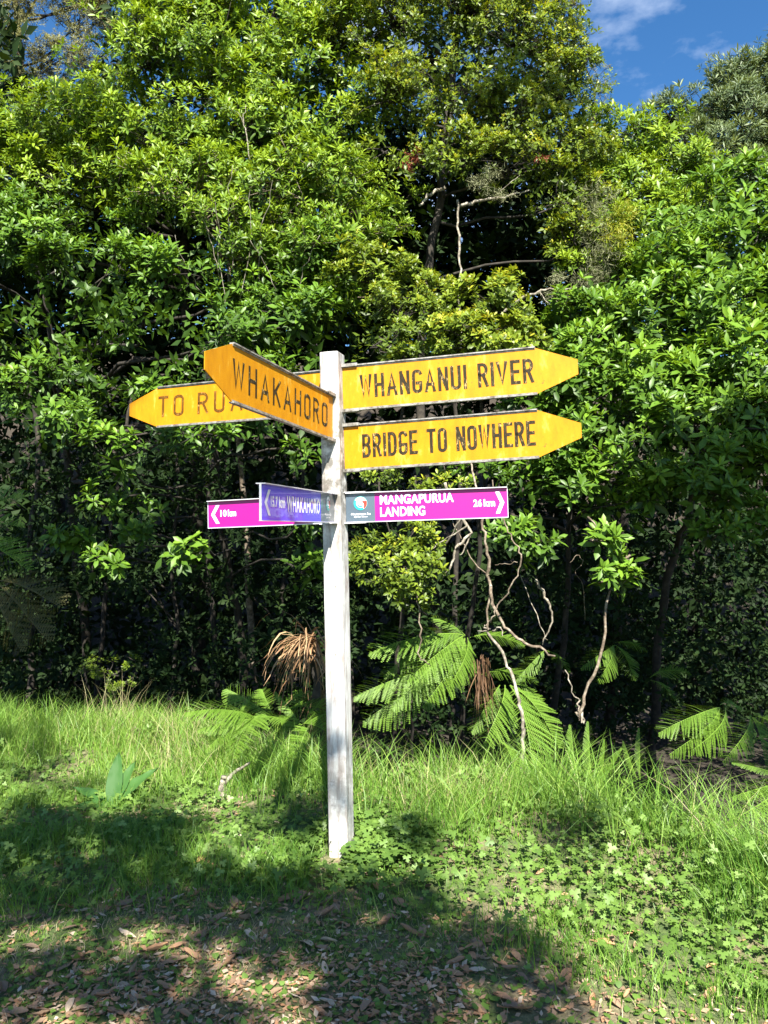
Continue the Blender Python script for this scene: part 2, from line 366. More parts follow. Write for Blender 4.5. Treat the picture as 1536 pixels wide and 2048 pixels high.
    L.new(mm.outputs[0], mx2.inputs[0]); L.new(mx.outputs[2], mx2.inputs[6]); L.new(mx2.outputs[2], b.inputs['Base Color'])
    b.inputs['Roughness'].default_value = 0.65
    bp = N.new('ShaderNodeBump'); bp.inputs['Strength'].default_value = 0.35; bp.inputs['Distance'].default_value = 0.003
    L.new(n.outputs[0], bp.inputs['Height']); L.new(bp.outputs[0], b.inputs['Normal'])
    post = m
    m, N, L, b, o = nodes('knot_grey'); n = noise(N, L, 60, 4); r = ramp(N, [(0.3, (0.16, 0.15, 0.14)), (0.7, (0.42, 0.42, 0.41))]); L.new(n.outputs[0], r.inputs[0]); L.new(r.outputs[0], b.inputs['Base Color'])
    return dict(yel=yel, worn=worn, faded=faded, mag=mag, blue=blue, slate=slate, white=white, teal=teal, red=red, alu=alu, alc=alc, post=post, knot=m)
SM = sign_mats()

# ---- stroke alphabet of narrow road-sign capitals: unit height, strokes as polylines
def arc(cx, cy, rx, ry, a0, a1, n=7):
    return [(cx + rx * math.cos(R(a0 + (a1 - a0) * i / n)), cy + ry * math.sin(R(a0 + (a1 - a0) * i / n))) for i in range(n + 1)]
w = 0.30
OV = arc(w / 2, 1 - w / 2, w / 2, w / 2, 180, 0) + arc(w / 2, w / 2, w / 2, w / 2, 0, -180) + [(0, 1 - w / 2)]
GLY = {
 'T': (w, [[(0, 1), (w, 1)], [(w / 2, 1), (w / 2, 0)]]), 'I': (0.0, [[(0, 1), (0, 0)]]),
 'O': (w, [OV]), 'U': (w, [[(0, 1), (0, w / 2)] + arc(w / 2, w / 2, w / 2, w / 2, 180, 360)[1:] + [(w, 1)]]),
 'G': (w, [arc(w / 2, 1 - w / 2, w / 2, w / 2, 12, 180) + arc(w / 2, w / 2, w / 2, w / 2, 180, 360) + [(w, .42)], [(w, .42), (w * .5, .42)]]),
 'H': (w, [[(0, 1), (0, 0)], [(w, 1), (w, 0)], [(0, .52), (w, .52)]]),
 'N': (w, [[(0, 0), (0, 1)], [(0, .97), (w, .03)], [(w, 0), (w, 1)]]),
 'A': (w * 1.1, [[(0, 0), (w * .55, 1), (w * 1.1, 0)], [(w * .17, .3), (w * .93, .3)]]),
 'V': (w * 1.1, [[(0, 1), (w * .55, 0), (w * 1.1, 1)]]),
 'W': (w * 1.35, [[(0, 1), (w * .3, 0), (w * .675, .95), (w * 1.05, 0), (w * 1.35, 1)]]),
 'K': (w, [[(0, 1), (0, 0)], [(w, 1), (0.02, .42)], [(w * .3, .56), (w, 0)]]),
 'E': (w * .9, [[(w * .9, 1), (0, 1), (0, 0), (w * .9, 0)], [(0, .52), (w * .78, .52)]]),
 'D': (w, [[(0, 0), (0, 1), (w * .45, 1)] + arc(w * .45, .72, w * .55, .28, 90, 0)[1:] + arc(w * .45, .28, w * .55, .28, 0, -90) + [(0, 0)]]),
 'B': (w, [[(0, 0), (0, 1), (w * .5, 1)] + arc(w * .5, .77, w * .46, .23, 90, -90)[1:] + [(0, .54)], [(w * .5, .54)] + arc(w * .5, .27, w * .5, .27, 90, -90)[1:] + [(0, 0)]]),
 'R': (w, [[(0, 0), (0, 1), (w * .5, 1)] + arc(w * .5, .755, w * .48, .245, 90, -90)[1:] + [(0, .51)], [(w * .5, .51), (w, 0)]]),
}
def stroke_text(s, x0, x1, h, z0, sw=0.130, gap=0.24, space=0.36, bold=1.0):
    """ribbons in x/z, each stroke a hair in front of the one before; returns V, F (front at y=0 going -y)"""
    V = []; Fc = []; cx = 0; items = []
    for ch in s:
        if ch == ' ': cx += space; continue
        gw, st = GLY[ch]; items.append((cx, st)); cx += gw + gap
    tot = cx - gap; sx = (x1 - x0 - sw * h) / tot; sz = h * (1 - sw); k = 0
    for ox, st in items:
        for pl in st:
            P = np.array([(x0 + sw * h / 2 + (ox + x) * sx, z0 + sw * h / 2 + z * sz) for x, z in pl])
            keep = [0] + [i for i in range(1, len(P)) if np.linalg.norm(P[i] - P[i - 1]) > 1e-4]; P = P[keep]
            closed = np.linalg.norm(P[0] - P[-1]) < 1e-4
            d = nrmz(np.diff(P, axis=0)); nn = np.stack([-d[:, 1], d[:, 0]], 1); hw = sw * h * 0.5 * bold
            base = len(V); yy = -0.00025 * (1 + k % 3); k += 1; nP = len(P)
            for i in range(nP):
                if i == 0: a = nn[-1] if closed else nn[0]; c = nn[0]
                elif i == nP - 1: a = nn[-1]; c = nn[0] if closed else nn[-1]
                else: a, c = nn[i - 1], nn[i]
                mt = nrmz(a + c); mt = mt * min(1 / max(mt @ a, 0.35), 1.9)
                q = P[i].copy()
                if not closed and i == 0: q = q - d[0] * hw
                if not closed and i == nP - 1: q = q + d[-1] * hw
                if abs(a @ c) < -2: pass
                V += [(q[0] + mt[0] * hw, yy, q[1] + mt[1] * hw), (q[0] - mt[0] * hw, yy, q[1] - mt[1] * hw)]
                if i < nP - 1:
                    j = base + 2 * i; Fc.append((j, j + 2, j + 3, j + 1))
    # clip overshoot of sharp mitres to the cap height
    V = [(x, y, min(max(z, z0), z0 + h)) for x, y, z in V]
    return V, Fc

def font_text(s, x0, x1, z0, z1, y=-0.0004, bold=0.03, shear=0.0):
    c = bpy.data.curves.new('lettering', 'FONT'); c.body = s; c.offset = bold; c.resolution_u = 4; c.fill_mode = 'FRONT'; c.space_character = 1.0 + bold * 2.6; c.shear = shear
    o = bpy.data.objects.new('tmp', c); COL.objects.link(o); bpy.context.view_layer.update()
    me = bpy.data.meshes.new_from_object(o.evaluated_get(bpy.context.evaluated_depsgraph_get()))
    bpy.data.objects.remove(o); bpy.data.curves.remove(c)
    v = np.array([q.co[:2] for q in me.vertices]); lo = v.min(0); hi = v.max(0); sc = hi - lo
    if any(ch in s for ch in ',gpyq'): pass
    V = [(x0 + (a - lo[0]) / sc[0] * (x1 - x0), y, z0 + (b - lo[1]) / sc[1] * (z1 - z0)) for a, b in v]
    Fc = [tuple(p.vertices) for p in me.polygons]; bpy.data.meshes.remove(me)
    return V, Fc

def box(x0, x1, y0, y1, z0, z1):
    V = [(x, y, z) for x in (x0, x1) for y in (y0, y1) for z in (z0, z1)]
    return V, [(0, 1, 3, 2), (4, 6, 7, 5), (0, 4, 5, 1), (2, 3, 7, 6), (0, 2, 6, 4), (1, 5, 7, 3)]
def join(parts):
    V = []; Fc = []
    for v, f in parts:
        n = len(V); V += list(v); Fc += [tuple(i + n for i in q) for q in f]
    return V, Fc
def prism(outline, y0, y1):
    n = len(outline); V = [(x, y0, z) for x, z in outline] + [(x, y1, z) for x, z in outline]
    return V, [tuple(range(n)), tuple(range(2 * n - 1, n - 1, -1))] + [(i, i + n, (i + 1) % n + n, (i + 1) % n) for i in range(n)]
def disc(cx, cz, r, y, n=24, a0=0, a1=360, r0=0.0):
    V = []; Fc = []
    for i in range(n + 1):
        a = R(a0 + (a1 - a0) * i / n); V += [(cx + r * math.cos(a), y, cz + r * math.sin(a)), (cx + r0 * math.cos(a), y, cz + r0 * math.sin(a))]
    for i in range(n): Fc.append((2 * i, 2 * i + 2, 2 * i + 3, 2 * i + 1) if r0 > 0 else (2 * i, 2 * i + 2, 2 * i + 1))
    return V, Fc

PB = (-0.217, 4.06, -0.0)      # foot of the post
def frame(yaw, tilt, left, loc):
    c, s = math.cos(R(yaw)), math.sin(R(yaw)); ct, st = math.cos(R(tilt)), math.sin(R(tilt))
    D = Vector((c * ct, s * ct, st)); Z = Vector((-c * st, -s * st, ct)); X = -D if left else D; Y = Z.cross(X)
    M = Matrix((X, Y, Z)).transposed().to_4x4(); M.translation = Vector(loc) - Vector(PB)
    return M

signpost = empty('signpost', PB, 'tall white wooden fingerpost with seven yellow and coloured direction boards', 'signpost', None)
# the post: bevelled square timber, leaning a little left, yaw -18 degrees
def build_post():
    hw = 0.0515; bv = 0.004; zs = [-0.3, 0.0, 0.45, 0.9, 1.35, 1.8, 2.2, 2.655]; V = []; Fc = []
    prof = [(-hw + bv, -hw), (hw - bv, -hw), (hw, -hw + bv), (hw, hw - bv), (hw - bv, hw), (-hw + bv, hw), (-hw, hw - bv), (-hw, -hw + bv)]
    ca, sa = math.cos(R(-18)), math.sin(R(-18))
    for k, z in enumerate(zs + [2.659]):
        sc = 0.94 if k == len(zs) else 1; lx = -0.061 * z / 2.66
        for x, y in prof: V.append(((x * ca - y * sa) * sc + lx, (x * sa + y * ca) * sc, z))
    n = len(zs) + 1
    for k in range(n - 1):
        for j in range(8): a, b2 = k * 8 + j, k * 8 + (j + 1) % 8; Fc.append((a, b2, b2 + 8, a + 8))
    Fc.append(tuple(range((n - 1) * 8, n * 8)))
    p = poly_mesh('post', V, Fc, SM['post'], signpost)
    for (fx, z, r) in [(-.032, .11, .009), (-.020, .30, .014), (-.022, .42, .015), (-.026, 1.40, .012), (.012, .08, .013), (-.03, .56, .011)]:
        lx = -0.061 * z / 2.66; V, Fc = disc(0, 0, r, 0, 14)
        M = Matrix.Rotation(R(-18), 4, 'Z'); M.translation = Vector((lx, 0, z)) + Matrix.Rotation(R(-18), 3, 'Z') @ Vector((fx, -hw - 0.0008, 0))
        poly_mesh('knot', V, Fc, SM['knot'], p, matrix=M)
    for (fx, z) in [(-.01, 1.62), (-.008, 1.50), (.014, 1.42), (.008, 1.07)]:    # old nail slots
        lx = -0.061 * z / 2.66; V, Fc = disc(0, 0, .0035, 0, 8); V = [(a, b3, c * 3) for a, b3, c in V]
        M = Matrix.Rotation(R(-18), 4, 'Z'); M.translation = Vector((lx, 0, z)) + Matrix.Rotation(R(-18), 3, 'Z') @ Vector((fx, -hw - 0.0009, 0))
        poly_mesh('nail_hole', V, Fc, SM['alu'], p, matrix=M)
build_post()

def yellow_board(label, yaw, tilt, loc, H, s1, s2, q, text, t0, t1, z0, h, mat, sgn_start=0.0, **kw):
    left = 90 < yaw < 270; M = frame(yaw, tilt, left, loc); k = -1 if left else 1
    ol = [(k * sgn_start, -H / 2), (k * s1, -H / 2), (k * s2, -q), (k * s2, q), (k * s1, H / 2), (k * sgn_start, H / 2)]
    if left: ol = ol[::-1]
    V, Fc = prism(ol, -0.002, 0.002)
    b = poly_mesh('sign_board', V, Fc, SM['yel'], signpost, matrix=M); b['label'] = label
    x0, x1 = sorted((k * (sgn_start - 0.0), k * s1))
    for zc in (H / 2 + 0.003, -H / 2 - 0.003):
        V, Fc = join([box(x0, x1, -0.011, 0.011, zc - 0.003, zc + 0.003), box(x0, x1, -0.005, -0.0026, zc - (0.010 if zc > 0 else -0.003), zc - (0.003 if zc > 0 else -0.010))])
        poly_mesh('edge_channel', V, Fc, SM['alu'], b)
        a0, a1 = sorted((k * (sgn_start - 0.03), k * (sgn_start + 0.088)))
        sg = 1 if zc > 0 else -1
        V, Fc = box(a0, a1, -0.016, 0.016, zc + sg * 0.0035, zc + sg * 0.009)
        V2, F2 = join([(V, Fc), box(a0, a1, -0.0185, -0.0165, zc + sg * 0.009 - (0.016 if sg > 0 else 0), zc + sg * 0.009 + (0 if sg > 0 else 0.016)),
                       box(a0, a1, 0.0165, 0.0185, zc + sg * 0.009 - (0.016 if sg > 0 else 0), zc + sg * 0.009 + (0 if sg > 0 else 0.016))])
        poly_mesh('clamp', V2, F2, SM['alu'], b)
    V, Fc = stroke_text(text, t0, t1, h, z0, **kw)
    V = [(x, y - 0.0026, z) for x, y, z in V]
    poly_mesh('lettering', V, Fc, mat, b)
    return b
yellow_board('weathered yellow board TO RUATITI pointing left and away, partly hidden', 154.5, .7, (-.245, 4.12, 2.469), .240, 1.26, 1.486, .038, 'TO RUATITI', -1.255, -.27, -.062, .128, SM['faded'], space=.30, gap=.29)
yellow_board('weathered yellow board WHAKAHORO pointing towards the viewer', 251.8, .2, (-.27, 4.0, 2.303), .230, 1.056, 1.256, .034, 'WHAKAHORO', -1.052, -.075, -.062, .122, SM['worn'], gap=.26)
yellow_board('weathered yellow board WHANGANUI RIVER, the upper right one', -12.3, 2.6, (-.22, 4.06, 2.470), .234, 1.013, 1.218, .037, 'WHANGANUI RIVER', .095, 1.0, -.060, .125, SM['worn'])
yellow_board('weathered yellow board BRIDGE TO NOWHERE, the lower right one', -16, 2.0, (-.21, 4.06, 2.151), .235, 1.013, 1.220, .0356, 'BRIDGE TO NOWHERE', .10, 1.0, -.058, .125, SM['worn'])

def chevron(x0, x1, h, th):
    """chevron with its point at x1"""
    s = 1 if x1 > x0 else -1
    return [(x0, -h), (x0 + s * th, -h), (x1, 0), (x0 + s * th, h), (x0, h), (x1 - s * th, 0)]
def logo(board, cx, cz, r, y=-0.0034):
    def P(V, Fc, mat, name='emblem'): poly_mesh(name, V, Fc, mat, board)
    P(*disc(cx, cz, r, y, 28), SM['white'])
    # teal wave curling up the left, red slope on the right
    def crescent(mat, a0, a1, ro, c2x, c2z, r2, b0, b1, yy, n=14):
        V = [(cx + ro * math.cos(R(a0 + (a1 - a0) * i / n)), yy, cz + ro * math.sin(R(a0 + (a1 - a0) * i / n))) for i in range(n + 1)]
        V2 = [(cx + c2x + r2 * math.cos(R(b0 + (b1 - b0) * i / n)), yy, cz + c2z + r2 * math.sin(R(b0 + (b1 - b0) * i / n))) for i in range(n + 1)]
        Fc = [(i, i + 1, n + 2 + i, n + 1 + i) for i in range(n)]; P(V + V2, Fc, mat)
    crescent(SM['teal'], 150, 300, r * .93, r * .05, r * .05, r * .68, 155, 292, y - .0003)
    crescent(SM['teal'], 215, 320, r * .55, r * .05, r * .02, r * .36, 215, 300, y - .0006)
    crescent(SM['red'], 25, -62, r * .93, -r * .15, -r * .30, r * .62, 62, -12, y - .0003)
    V = [(cx + a * r, y - .0009, cz + b2 * r) for a, b2 in [(-.62, .34), (-.3, .52), (-.1, .40), (.12, .58), (.36, .38), (.62, .46), (.36, .28), (.12, .46), (-.1, .29), (-.3, .42)]]
    P(V, [(0, 1, 8, 9), (1, 2, 8), (2, 3, 7, 8), (3, 4, 6, 7), (4, 5, 6)], SM['slate'])
    P(*disc(cx, cz, r, y - .0010, 32, r0=r * .93), SM['teal'])

def slim_board(label, yaw, tilt, loc, H, s1, main, grey, prints, s0=-.0):
    left = 90 < yaw < 270; M = frame(yaw, tilt, left, loc); k = -1 if left else 1
    x0, x1 = sorted((k * s0, k * s1))
    V, Fc = box(x0, x1, -0.002, 0.002, -H / 2 + .004, H / 2 - .004)
    b = poly_mesh('sign_board', V, Fc, main, signpost, matrix=M); b['label'] = label
    g0, g1 = sorted((k * s0, k * grey))
    V, Fc = box(g0, g1, -0.0028, -0.0021, -H / 2 + .005, H / 2 - .005); poly_mesh('end_panel', V, Fc, SM['slate'], b)
    for sg in (1, -1):
        zc = sg * (H / 2 - 0.002)
        V, Fc = join([box(x0, x1, -0.020 if sg > 0 else -.007, 0.020 if sg > 0 else .007, zc - .002, zc + .002)])
        poly_mesh('edge_channel', V, Fc, SM['alc'], b)
        a0, a1 = sorted((k * (s0 - .03), k * (s0 + .105)))
        V, Fc = box(a0, a1, -0.0185, 0.0185, zc + sg * .0025, zc + sg * .0065); poly_mesh('clamp', V, Fc, SM['alc'], b)
    e0, e1 = sorted((k * s1, k * (s1 + .003)))
    V, Fc = box(e0, e1, -0.0045, 0.0045, -H / 2 + .001, H / 2 - .001); poly_mesh('end_cap', V, Fc, SM['alc'], b)
    for p in prints:
        if p[0] == 'chev': V, Fc = prism(chevron(*p[1:]), -0.0032, -0.0028); poly_mesh('arrow', V, Fc, SM['white'], b)
        elif p[0] == 'logo': logo(b, *p[1:])
        else:
            V, Fc = font_text(*p[:5], y=-0.0034, bold=p[5], shear=(p[6] if len(p) > 6 else 0)); poly_mesh('lettering', V, Fc, SM['white'], b)
    return b
MTS = lambda c: [('Mountains to Sea', c - .052, c + .052, -.040, -.028, .012, .2), ('Ngā Ara Tūhono', c - .036, c + .036, -.055, -.0445, .006, .2)]
slim_board('glossy magenta board MANGAPURUA LANDING 26 km with arrow to the right', -8.5, 1.5, (-.2, 4.06, 1.834), .158, .842, SM['mag'], .154,
    [('MANGAPURUA', .182, .568, .011, .062, .026), ('LANDING', .182, .418, -.053, -.003, .026), ('26', .669, .712, -.018, .020, .03), ('km', .722, .779, -.018, .020, .03),
     ('chev', .782, .826, .056, .020), ('logo', .078, .022, .037)] + MTS(.078))
slim_board('glossy magenta board with 10 km and arrow to the left, half hidden by the blue one', 160.7, -1.5, (-.245, 4.12, 1.834), .156, .801, SM['mag'], .154,
    [('chev', -.728, -.782, .052, .022), ('10', -.722, -.682, -.014, .024, .03), ('km', -.673, -.621, -.014, .024, .03), ('RUATITI', -.474, -.20, -.022, .028, .026), ('logo', -.078, .022, .037)] + MTS(-.078))
slim_board('reflective violet blue board 15.7 km WHAKAHORO pointing towards the viewer', 257.5, -1.8, (-.26, 4.0, 1.829), .150, 1.026, SM['blue'], .239,
    [('chev', -.925, -.992, .052, .026), ('15.7', -.925, -.845, -.018, .028, .04), ('km', -.83, -.755, -.018, .028, .04), ('WHAKAHORO', -.735, -.258, -.034, .036, .032), ('logo', -.118, .022, .037)] + MTS(-.118))

# ------------------------------------------------------------------ trees
LEAFCOUNT = [0]
def tree(name, label, cat, mat, trunk, lobes, leaf=0.11, lw=0.36, nleaf=8, clump=0.28, cover=1.8, per=15, tint=0.5, bark=None,
         spread=(28, 78), group=None, parts=300, twig=0.005, cheap=False, fill=70, obov=0.3, limb_r=0.03, droop=0.12, up=0.55, gaps=0.17):
    tr = smooth_path(trunk, 4, 0.015); base = tr[0, :3].copy(); root = empty(name, base, label, cat, group)
    tb = Tubes(); tb.add(tr[:, :3], tr[:, 3], 9); tb.build('trunk', bark or B_BROWN, root, base)
    lv = Leaves(); inner = Leaves(); tw = Tubes()
    for lo in lobes:
        px, py, dep, rx, ry = lo[:5]; dens = lo[5] if len(lo) > 5 else 1.0
        C = at(px, py, dep); rx = rx * dep / F; rz = ry * dep / F; rd = 0.5 * (rx + rz)
        rad = np.array([rx, rd, rz])
        j = np.argmin(np.linalg.norm(tr[:, :3] - C, axis=1) + 0.4 * np.maximum(tr[:, 2] - C[2], 0) * 3)
        limb(tw, tr[j, :3], C, min(limb_r, tr[j, 3] * 0.8), 0.010, 6, 0.10, 6)
        area = 2 * math.pi * ((rx * rd) ** 1.6 + (rx * rz) ** 1.6 + (rd * rz) ** 1.6) ** (1 / 1.6) / 3 ** (1 / 1.6)
        nc = max(2, int(cover * dens * 1.5 * area / (math.pi * clump ** 2)))
        d = nrmz(rng.normal(0, 1, (nc * 5, 3))); sc = -d[:, 1] * 0.8 + d[:, 2] * 0.55 + rng.normal(0, 0.45, len(d))
        d = d[np.argsort(-sc)[:nc * 2]]; d = d[rng.permutation(len(d))[:nc]]
        cc = C + d * rad * rng.uniform(0.5, 1.14, (nc, 1))
        if gaps: kk = vnoise(cc[:, 0] * 1.0 + cc[:, 1] * .3, cc[:, 2] * 1.25, 1.15) > gaps; cc, d = cc[kk], d[kk]
        for c_, d_ in zip(cc, d):
            limb(tw, C + rng.normal(0, .05, 3), c_, 0.009, twig * 0.6, 4, 0.12, 4)
            m = max(3, int(per * rng.uniform(0.6, 1.3))); e = nrmz(rng.normal(0, 1, (m, 3)) + d_ * 0.9 + np.array([0, -0.25, up]))
            cs = clump * rng.uniform(0.75, 1.25)
            P = c_ + e * (cs * rng.uniform(0.45, 1.0, (m, 1))) * np.array([1.1, 1, .85])
            A = nrmz(e * 0.55 + d_ * 0.35 + np.array([0, -0.25, up]) + rng.normal(0, 0.22, (m, 3)))
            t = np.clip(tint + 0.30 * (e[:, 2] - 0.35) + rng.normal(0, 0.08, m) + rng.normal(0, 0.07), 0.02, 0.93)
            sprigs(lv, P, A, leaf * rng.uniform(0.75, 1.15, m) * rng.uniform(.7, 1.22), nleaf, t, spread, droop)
            for q in range(0, m, 2): limb(tw, c_, P[q] - A[q] * leaf * .3, twig * .7, twig * 0.4, 3, 0.0, 2)
        if fill:
            m = int(fill * dens * area / 3 + 6); e = nrmz(rng.normal(0, 1, (m, 3))) * rng.random((m, 1)) ** 0.45 * 0.78
            sprigs(inner, C + e * rad, nrmz(rng.normal(0, 1, (m, 3)) + [0, -.2, .3]), np.full(m, max(leaf, .075) * 1.15), 5, np.full(m, tint * 0.55), (40, 100), 0.15)  # inner leaves tinted darker, painting shade into the gaps between clumps
    tw.build('branches', bark or B_BROWN, root, base)
    p, dd, nn, ss, tt = lv.cat(); B = basis(dd, nn); sel = np.array([], int)
    tpl = cheap_template(lw) if cheap else leaf_template(lw, obov=obov)
    if parts:
        qx, qy, z = proj(p + dd * ss[:, None] * 0.5); px_len = ss * F / z
        inb = (qx > 5) & (qx < 1531) & (qy > 5) & (qy < 2043) & (z > 1) & (px_len > 12)
        # nearest to the viewer inside small picture cells: the leaves that show
        idx = np.where(inb)[0]; score = z[idx] - 0.004 * px_len[idx] * z[idx]
        cell = (qx[idx] // 26).astype(int) * 1000 + (qy[idx] // 26).astype(int)
        order = np.argsort(score); _, first = np.unique(cell[order], return_index=True); cand = idx[order[first]]
        cand = cand[np.argsort(-px_len[cand])][:parts]; sel = cand
    mask = np.ones(len(p), bool); mask[sel] = False
    V1, T1, t1 = expand(tpl, p[mask], B[mask], ss[mask], tt[mask])
    if fill:
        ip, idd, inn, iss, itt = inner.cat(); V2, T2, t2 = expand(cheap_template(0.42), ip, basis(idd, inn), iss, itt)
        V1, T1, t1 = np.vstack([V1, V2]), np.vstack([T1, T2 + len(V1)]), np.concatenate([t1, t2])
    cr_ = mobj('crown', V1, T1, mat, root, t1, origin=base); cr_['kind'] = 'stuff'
    LEAFCOUNT[0] += len(T1)
    if len(sel):
        var = []
        for i in range(10):
            V, T = leaf_template(lw * random.uniform(.85, 1.15), random.uniform(.05, .16), random.uniform(.05, .25), obov)
            var.append(mesh_np('leaf', V, T, mat, np.full(len(V), i / 9)))
        for i in sel:
            o = bpy.data.objects.new('leaf', var[int(round(tt[i] * 9))]); M = Matrix(B[i].tolist()).to_4x4() @ Matrix.Scale(float(ss[i]), 4)
            M.translation = Vector(p[i] - base); o.matrix_local = M; link(o, root)
    return root

def trunk_at(px, Y, top_py, r=0.06, lean=0.2, n=4, r1=None):
    x0 = at(px, 1400, Y)[0]; z0 = float(gz(x0, Y + 1.7)) - 0.1; top = at(px + random.uniform(-40, 40), top_py, Y)
    out = []
    for i in range(n + 1):
        t = i / n; out.append((x0 + (top[0] - x0) * t + random.uniform(-lean, lean) * (0 < t) * 0.5, Y + 1.7 * (1 - t) + random.uniform(-lean, lean) * 0.4 * (t > 0), z0 + (top[2] - z0) * t, r + ((r1 or r * .35) - r) * t))
    return out

tree('broadleaf_tree', 'tall bright green broadleaf tree filling the upper left of the bush', 'tree', G_MAHOE, trunk_at(330, 9.6, -150, .11),
     [(60, 330, 9.2, 130, 100), (200, 270, 9.0, 120, 90), (300, 130, 9.2, 120, 110), (430, 120, 9.0, 130, 120), (400, -30, 9.4, 150, 90), (540, 40, 9.3, 130, 110),
      (560, 200, 8.8, 120, 100), (340, 300, 8.7, 150, 100), (480, 290, 8.8, 120, 90), (650, 130, 9.2, 110, 110), (690, -40, 9.6, 120, 90), (-80, 300, 9.2, 130, 110), (640, 280, 9.0, 90, 80), (120, 400, 9.0, 130, 70), (-20, 430, 9.0, 110, 80), (290, 400, 8.9, 120, 60), (720, 220, 9.1, 80, 90), (730, 420, 8.7, 70, 80), (640, 370, 8.8, 80, 60)],
     leaf=.104, lw=.31, nleaf=9, clump=.30, tint=.72, obov=.4)
tree('broadleaf_shrub', 'rounded bright green shrub with many upright pale twigs, left of centre', 'shrub', G_MAHOE, trunk_at(480, 8.2, 520, .05),
     [(400, 400, 8.0, 140, 90), (540, 400, 7.9, 130, 90), (640, 470, 7.8, 100, 80), (450, 500, 7.7, 120, 70, .6), (570, 540, 7.6, 110, 60, .7), (690, 400, 8.1, 70, 60, .7), (690, 590, 7.9, 70, 60, .9), (620, 620, 7.8, 80, 60, .8), (740, 480, 8.2, 50, 60, .8)],
     leaf=.098, lw=.30, nleaf=9, clump=.27, tint=.6, obov=.1, bark=B_TAN)
tree('broadleaf_tree', 'mid green leafy tree at the left edge above the hanging sprays', 'tree', G_MAHOE2, trunk_at(90, 9.0, 420, .07),
     [(60, 500, 7.6, 120, 80), (160, 590, 7.3, 130, 80), (30, 640, 7.2, 90, 70, .8), (280, 640, 7.1, 130, 70), (330, 560, 7.5, 100, 60, .8), (-90, 520, 7.6, 120, 110), (230, 480, 7.9, 60, 40, .6), (430, 690, 7.0, 110, 60, .9), (120, 700, 7.1, 90, 50, .7), (340, 750, 7.2, 110, 40, .7), (520, 760, 7.1, 90, 45, .7), (40, 780, 7.1, 80, 45, .6), (240, 780, 7.2, 80, 35, .6), (200, 680, 7.4, 110, 60), (560, 620, 7.6, 110, 60), (640, 560, 7.7, 90, 70), (-60, 680, 7.3, 110, 90), (620, 830, 7.2, 70, 60, .6), (130, 870, 7.1, 110, 40, .35), (400, 850, 7.1, 120, 40, .35)],
     leaf=.108, lw=.33, nleaf=8, clump=.26, tint=.5)
tree('glossy_leaf_shrub', 'dark glossy shrub behind the post with lit leaf sprays hanging in deep shade', 'shrub', G_MAHOE2, trunk_at(420, 7.6, 700, .06),
     [(590, 660, 7.2, 100, 70, .9), (640, 740, 6.9, 60, 50, .7), (110, 830, 6.4, 50, 32, .8), (225, 915, 6.3, 40, 50, .9), (60, 760, 7.0, 60, 40, .3), (430, 880, 6.3, 55, 26, .7), (500, 830, 6.8, 50, 30, .5), (210, 1000, 6.6, 40, 14, .3), (285, 1010, 6.7, 20, 14, .3), (195, 1130, 6.2, 44, 30, .8), (145, 1075, 6.5, 24, 14, .4), (390, 1115, 6.2, 44, 20, .7), (255, 1065, 6.5, 22, 14, .3), (610, 900, 6.9, 40, 36, .3), (600, 1050, 6.6, 40, 50, .3), (340, 780, 7.1, 60, 30, .3), (610, 1150, 6.7, 25, 30, .2)],
     leaf=.115, lw=.40, nleaf=8, clump=.17, per=7, tint=.45, spread=(35, 90), fill=14, limb_r=.012, obov=.5)
tree('small_leaf_tree', 'tall olive green small leaved tree with lichened trunk against the sky', 'tree', G_SMALL, [(*at(880, 1330, 8.6), .06), (*at(840, 800, 8.6), .05), (*at(855, 560, 8.6), .045), (*at(878, 400, 8.6), .045), (*at(900, 200, 8.9), .05), (*at(930, -100, 9.2), .03)],
     [(800, 60, 8.9, 110, 110), (930, 40, 8.9, 130, 110), (1040, 100, 8.8, 110, 110), (1110, 200, 8.9, 80, 110), (900, 200, 8.4, 150, 80), (780, 200, 8.5, 90, 80), (1020, 250, 8.4, 120, 70), (1130, 320, 8.5, 80, 70),
      (760, 300, 8.4, 70, 60, .8), (870, 320, 8.2, 100, 55, .8), (1010, 350, 8.2, 120, 50), (1120, 410, 8.2, 80, 70), (1150, 500, 8.1, 55, 70, .7), (950, -120, 9.2, 170, 100), (1060, -40, 9.2, 90, 90), (800, -100, 9.2, 120, 90), (700, 100, 9.0, 60, 90, .8)],
     leaf=.062, lw=.46, nleaf=7, clump=.19, per=13, cover=1.9, tint=.62, cheap=True, bark=B_BROWN, limb_r=.018, twig=.004, up=.5, spread=(25, 80))
tree('small_leaf_shrub', 'yellow green small leaved bush just above the right yellow boards', 'shrub', G_SMALL, trunk_at(960, 6.9, 640, .035),
     [(980, 610, 6.6, 60, 60), (960, 680, 6.5, 90, 60), (1030, 690, 6.6, 50, 50, .8)],
     leaf=.068, lw=.46, nleaf=8, clump=.14, per=11, cover=1.7, tint=.66, obov=.5, twig=.003)
tree('small_leaf_shrub', 'olive green small leaved bush immediately right of the post top', 'shrub', G_SMALL, trunk_at(790, 7.1, 640, .035),
     [(790, 640, 6.9, 90, 60), (740, 560, 7.2, 80, 55), (830, 590, 7.1, 60, 45), (760, 700, 6.7, 90, 50), (880, 720, 6.7, 80, 40)],
     leaf=.07, lw=.42, nleaf=8, clump=.16, per=11, cover=1.7, tint=.55, obov=.4, twig=.003)
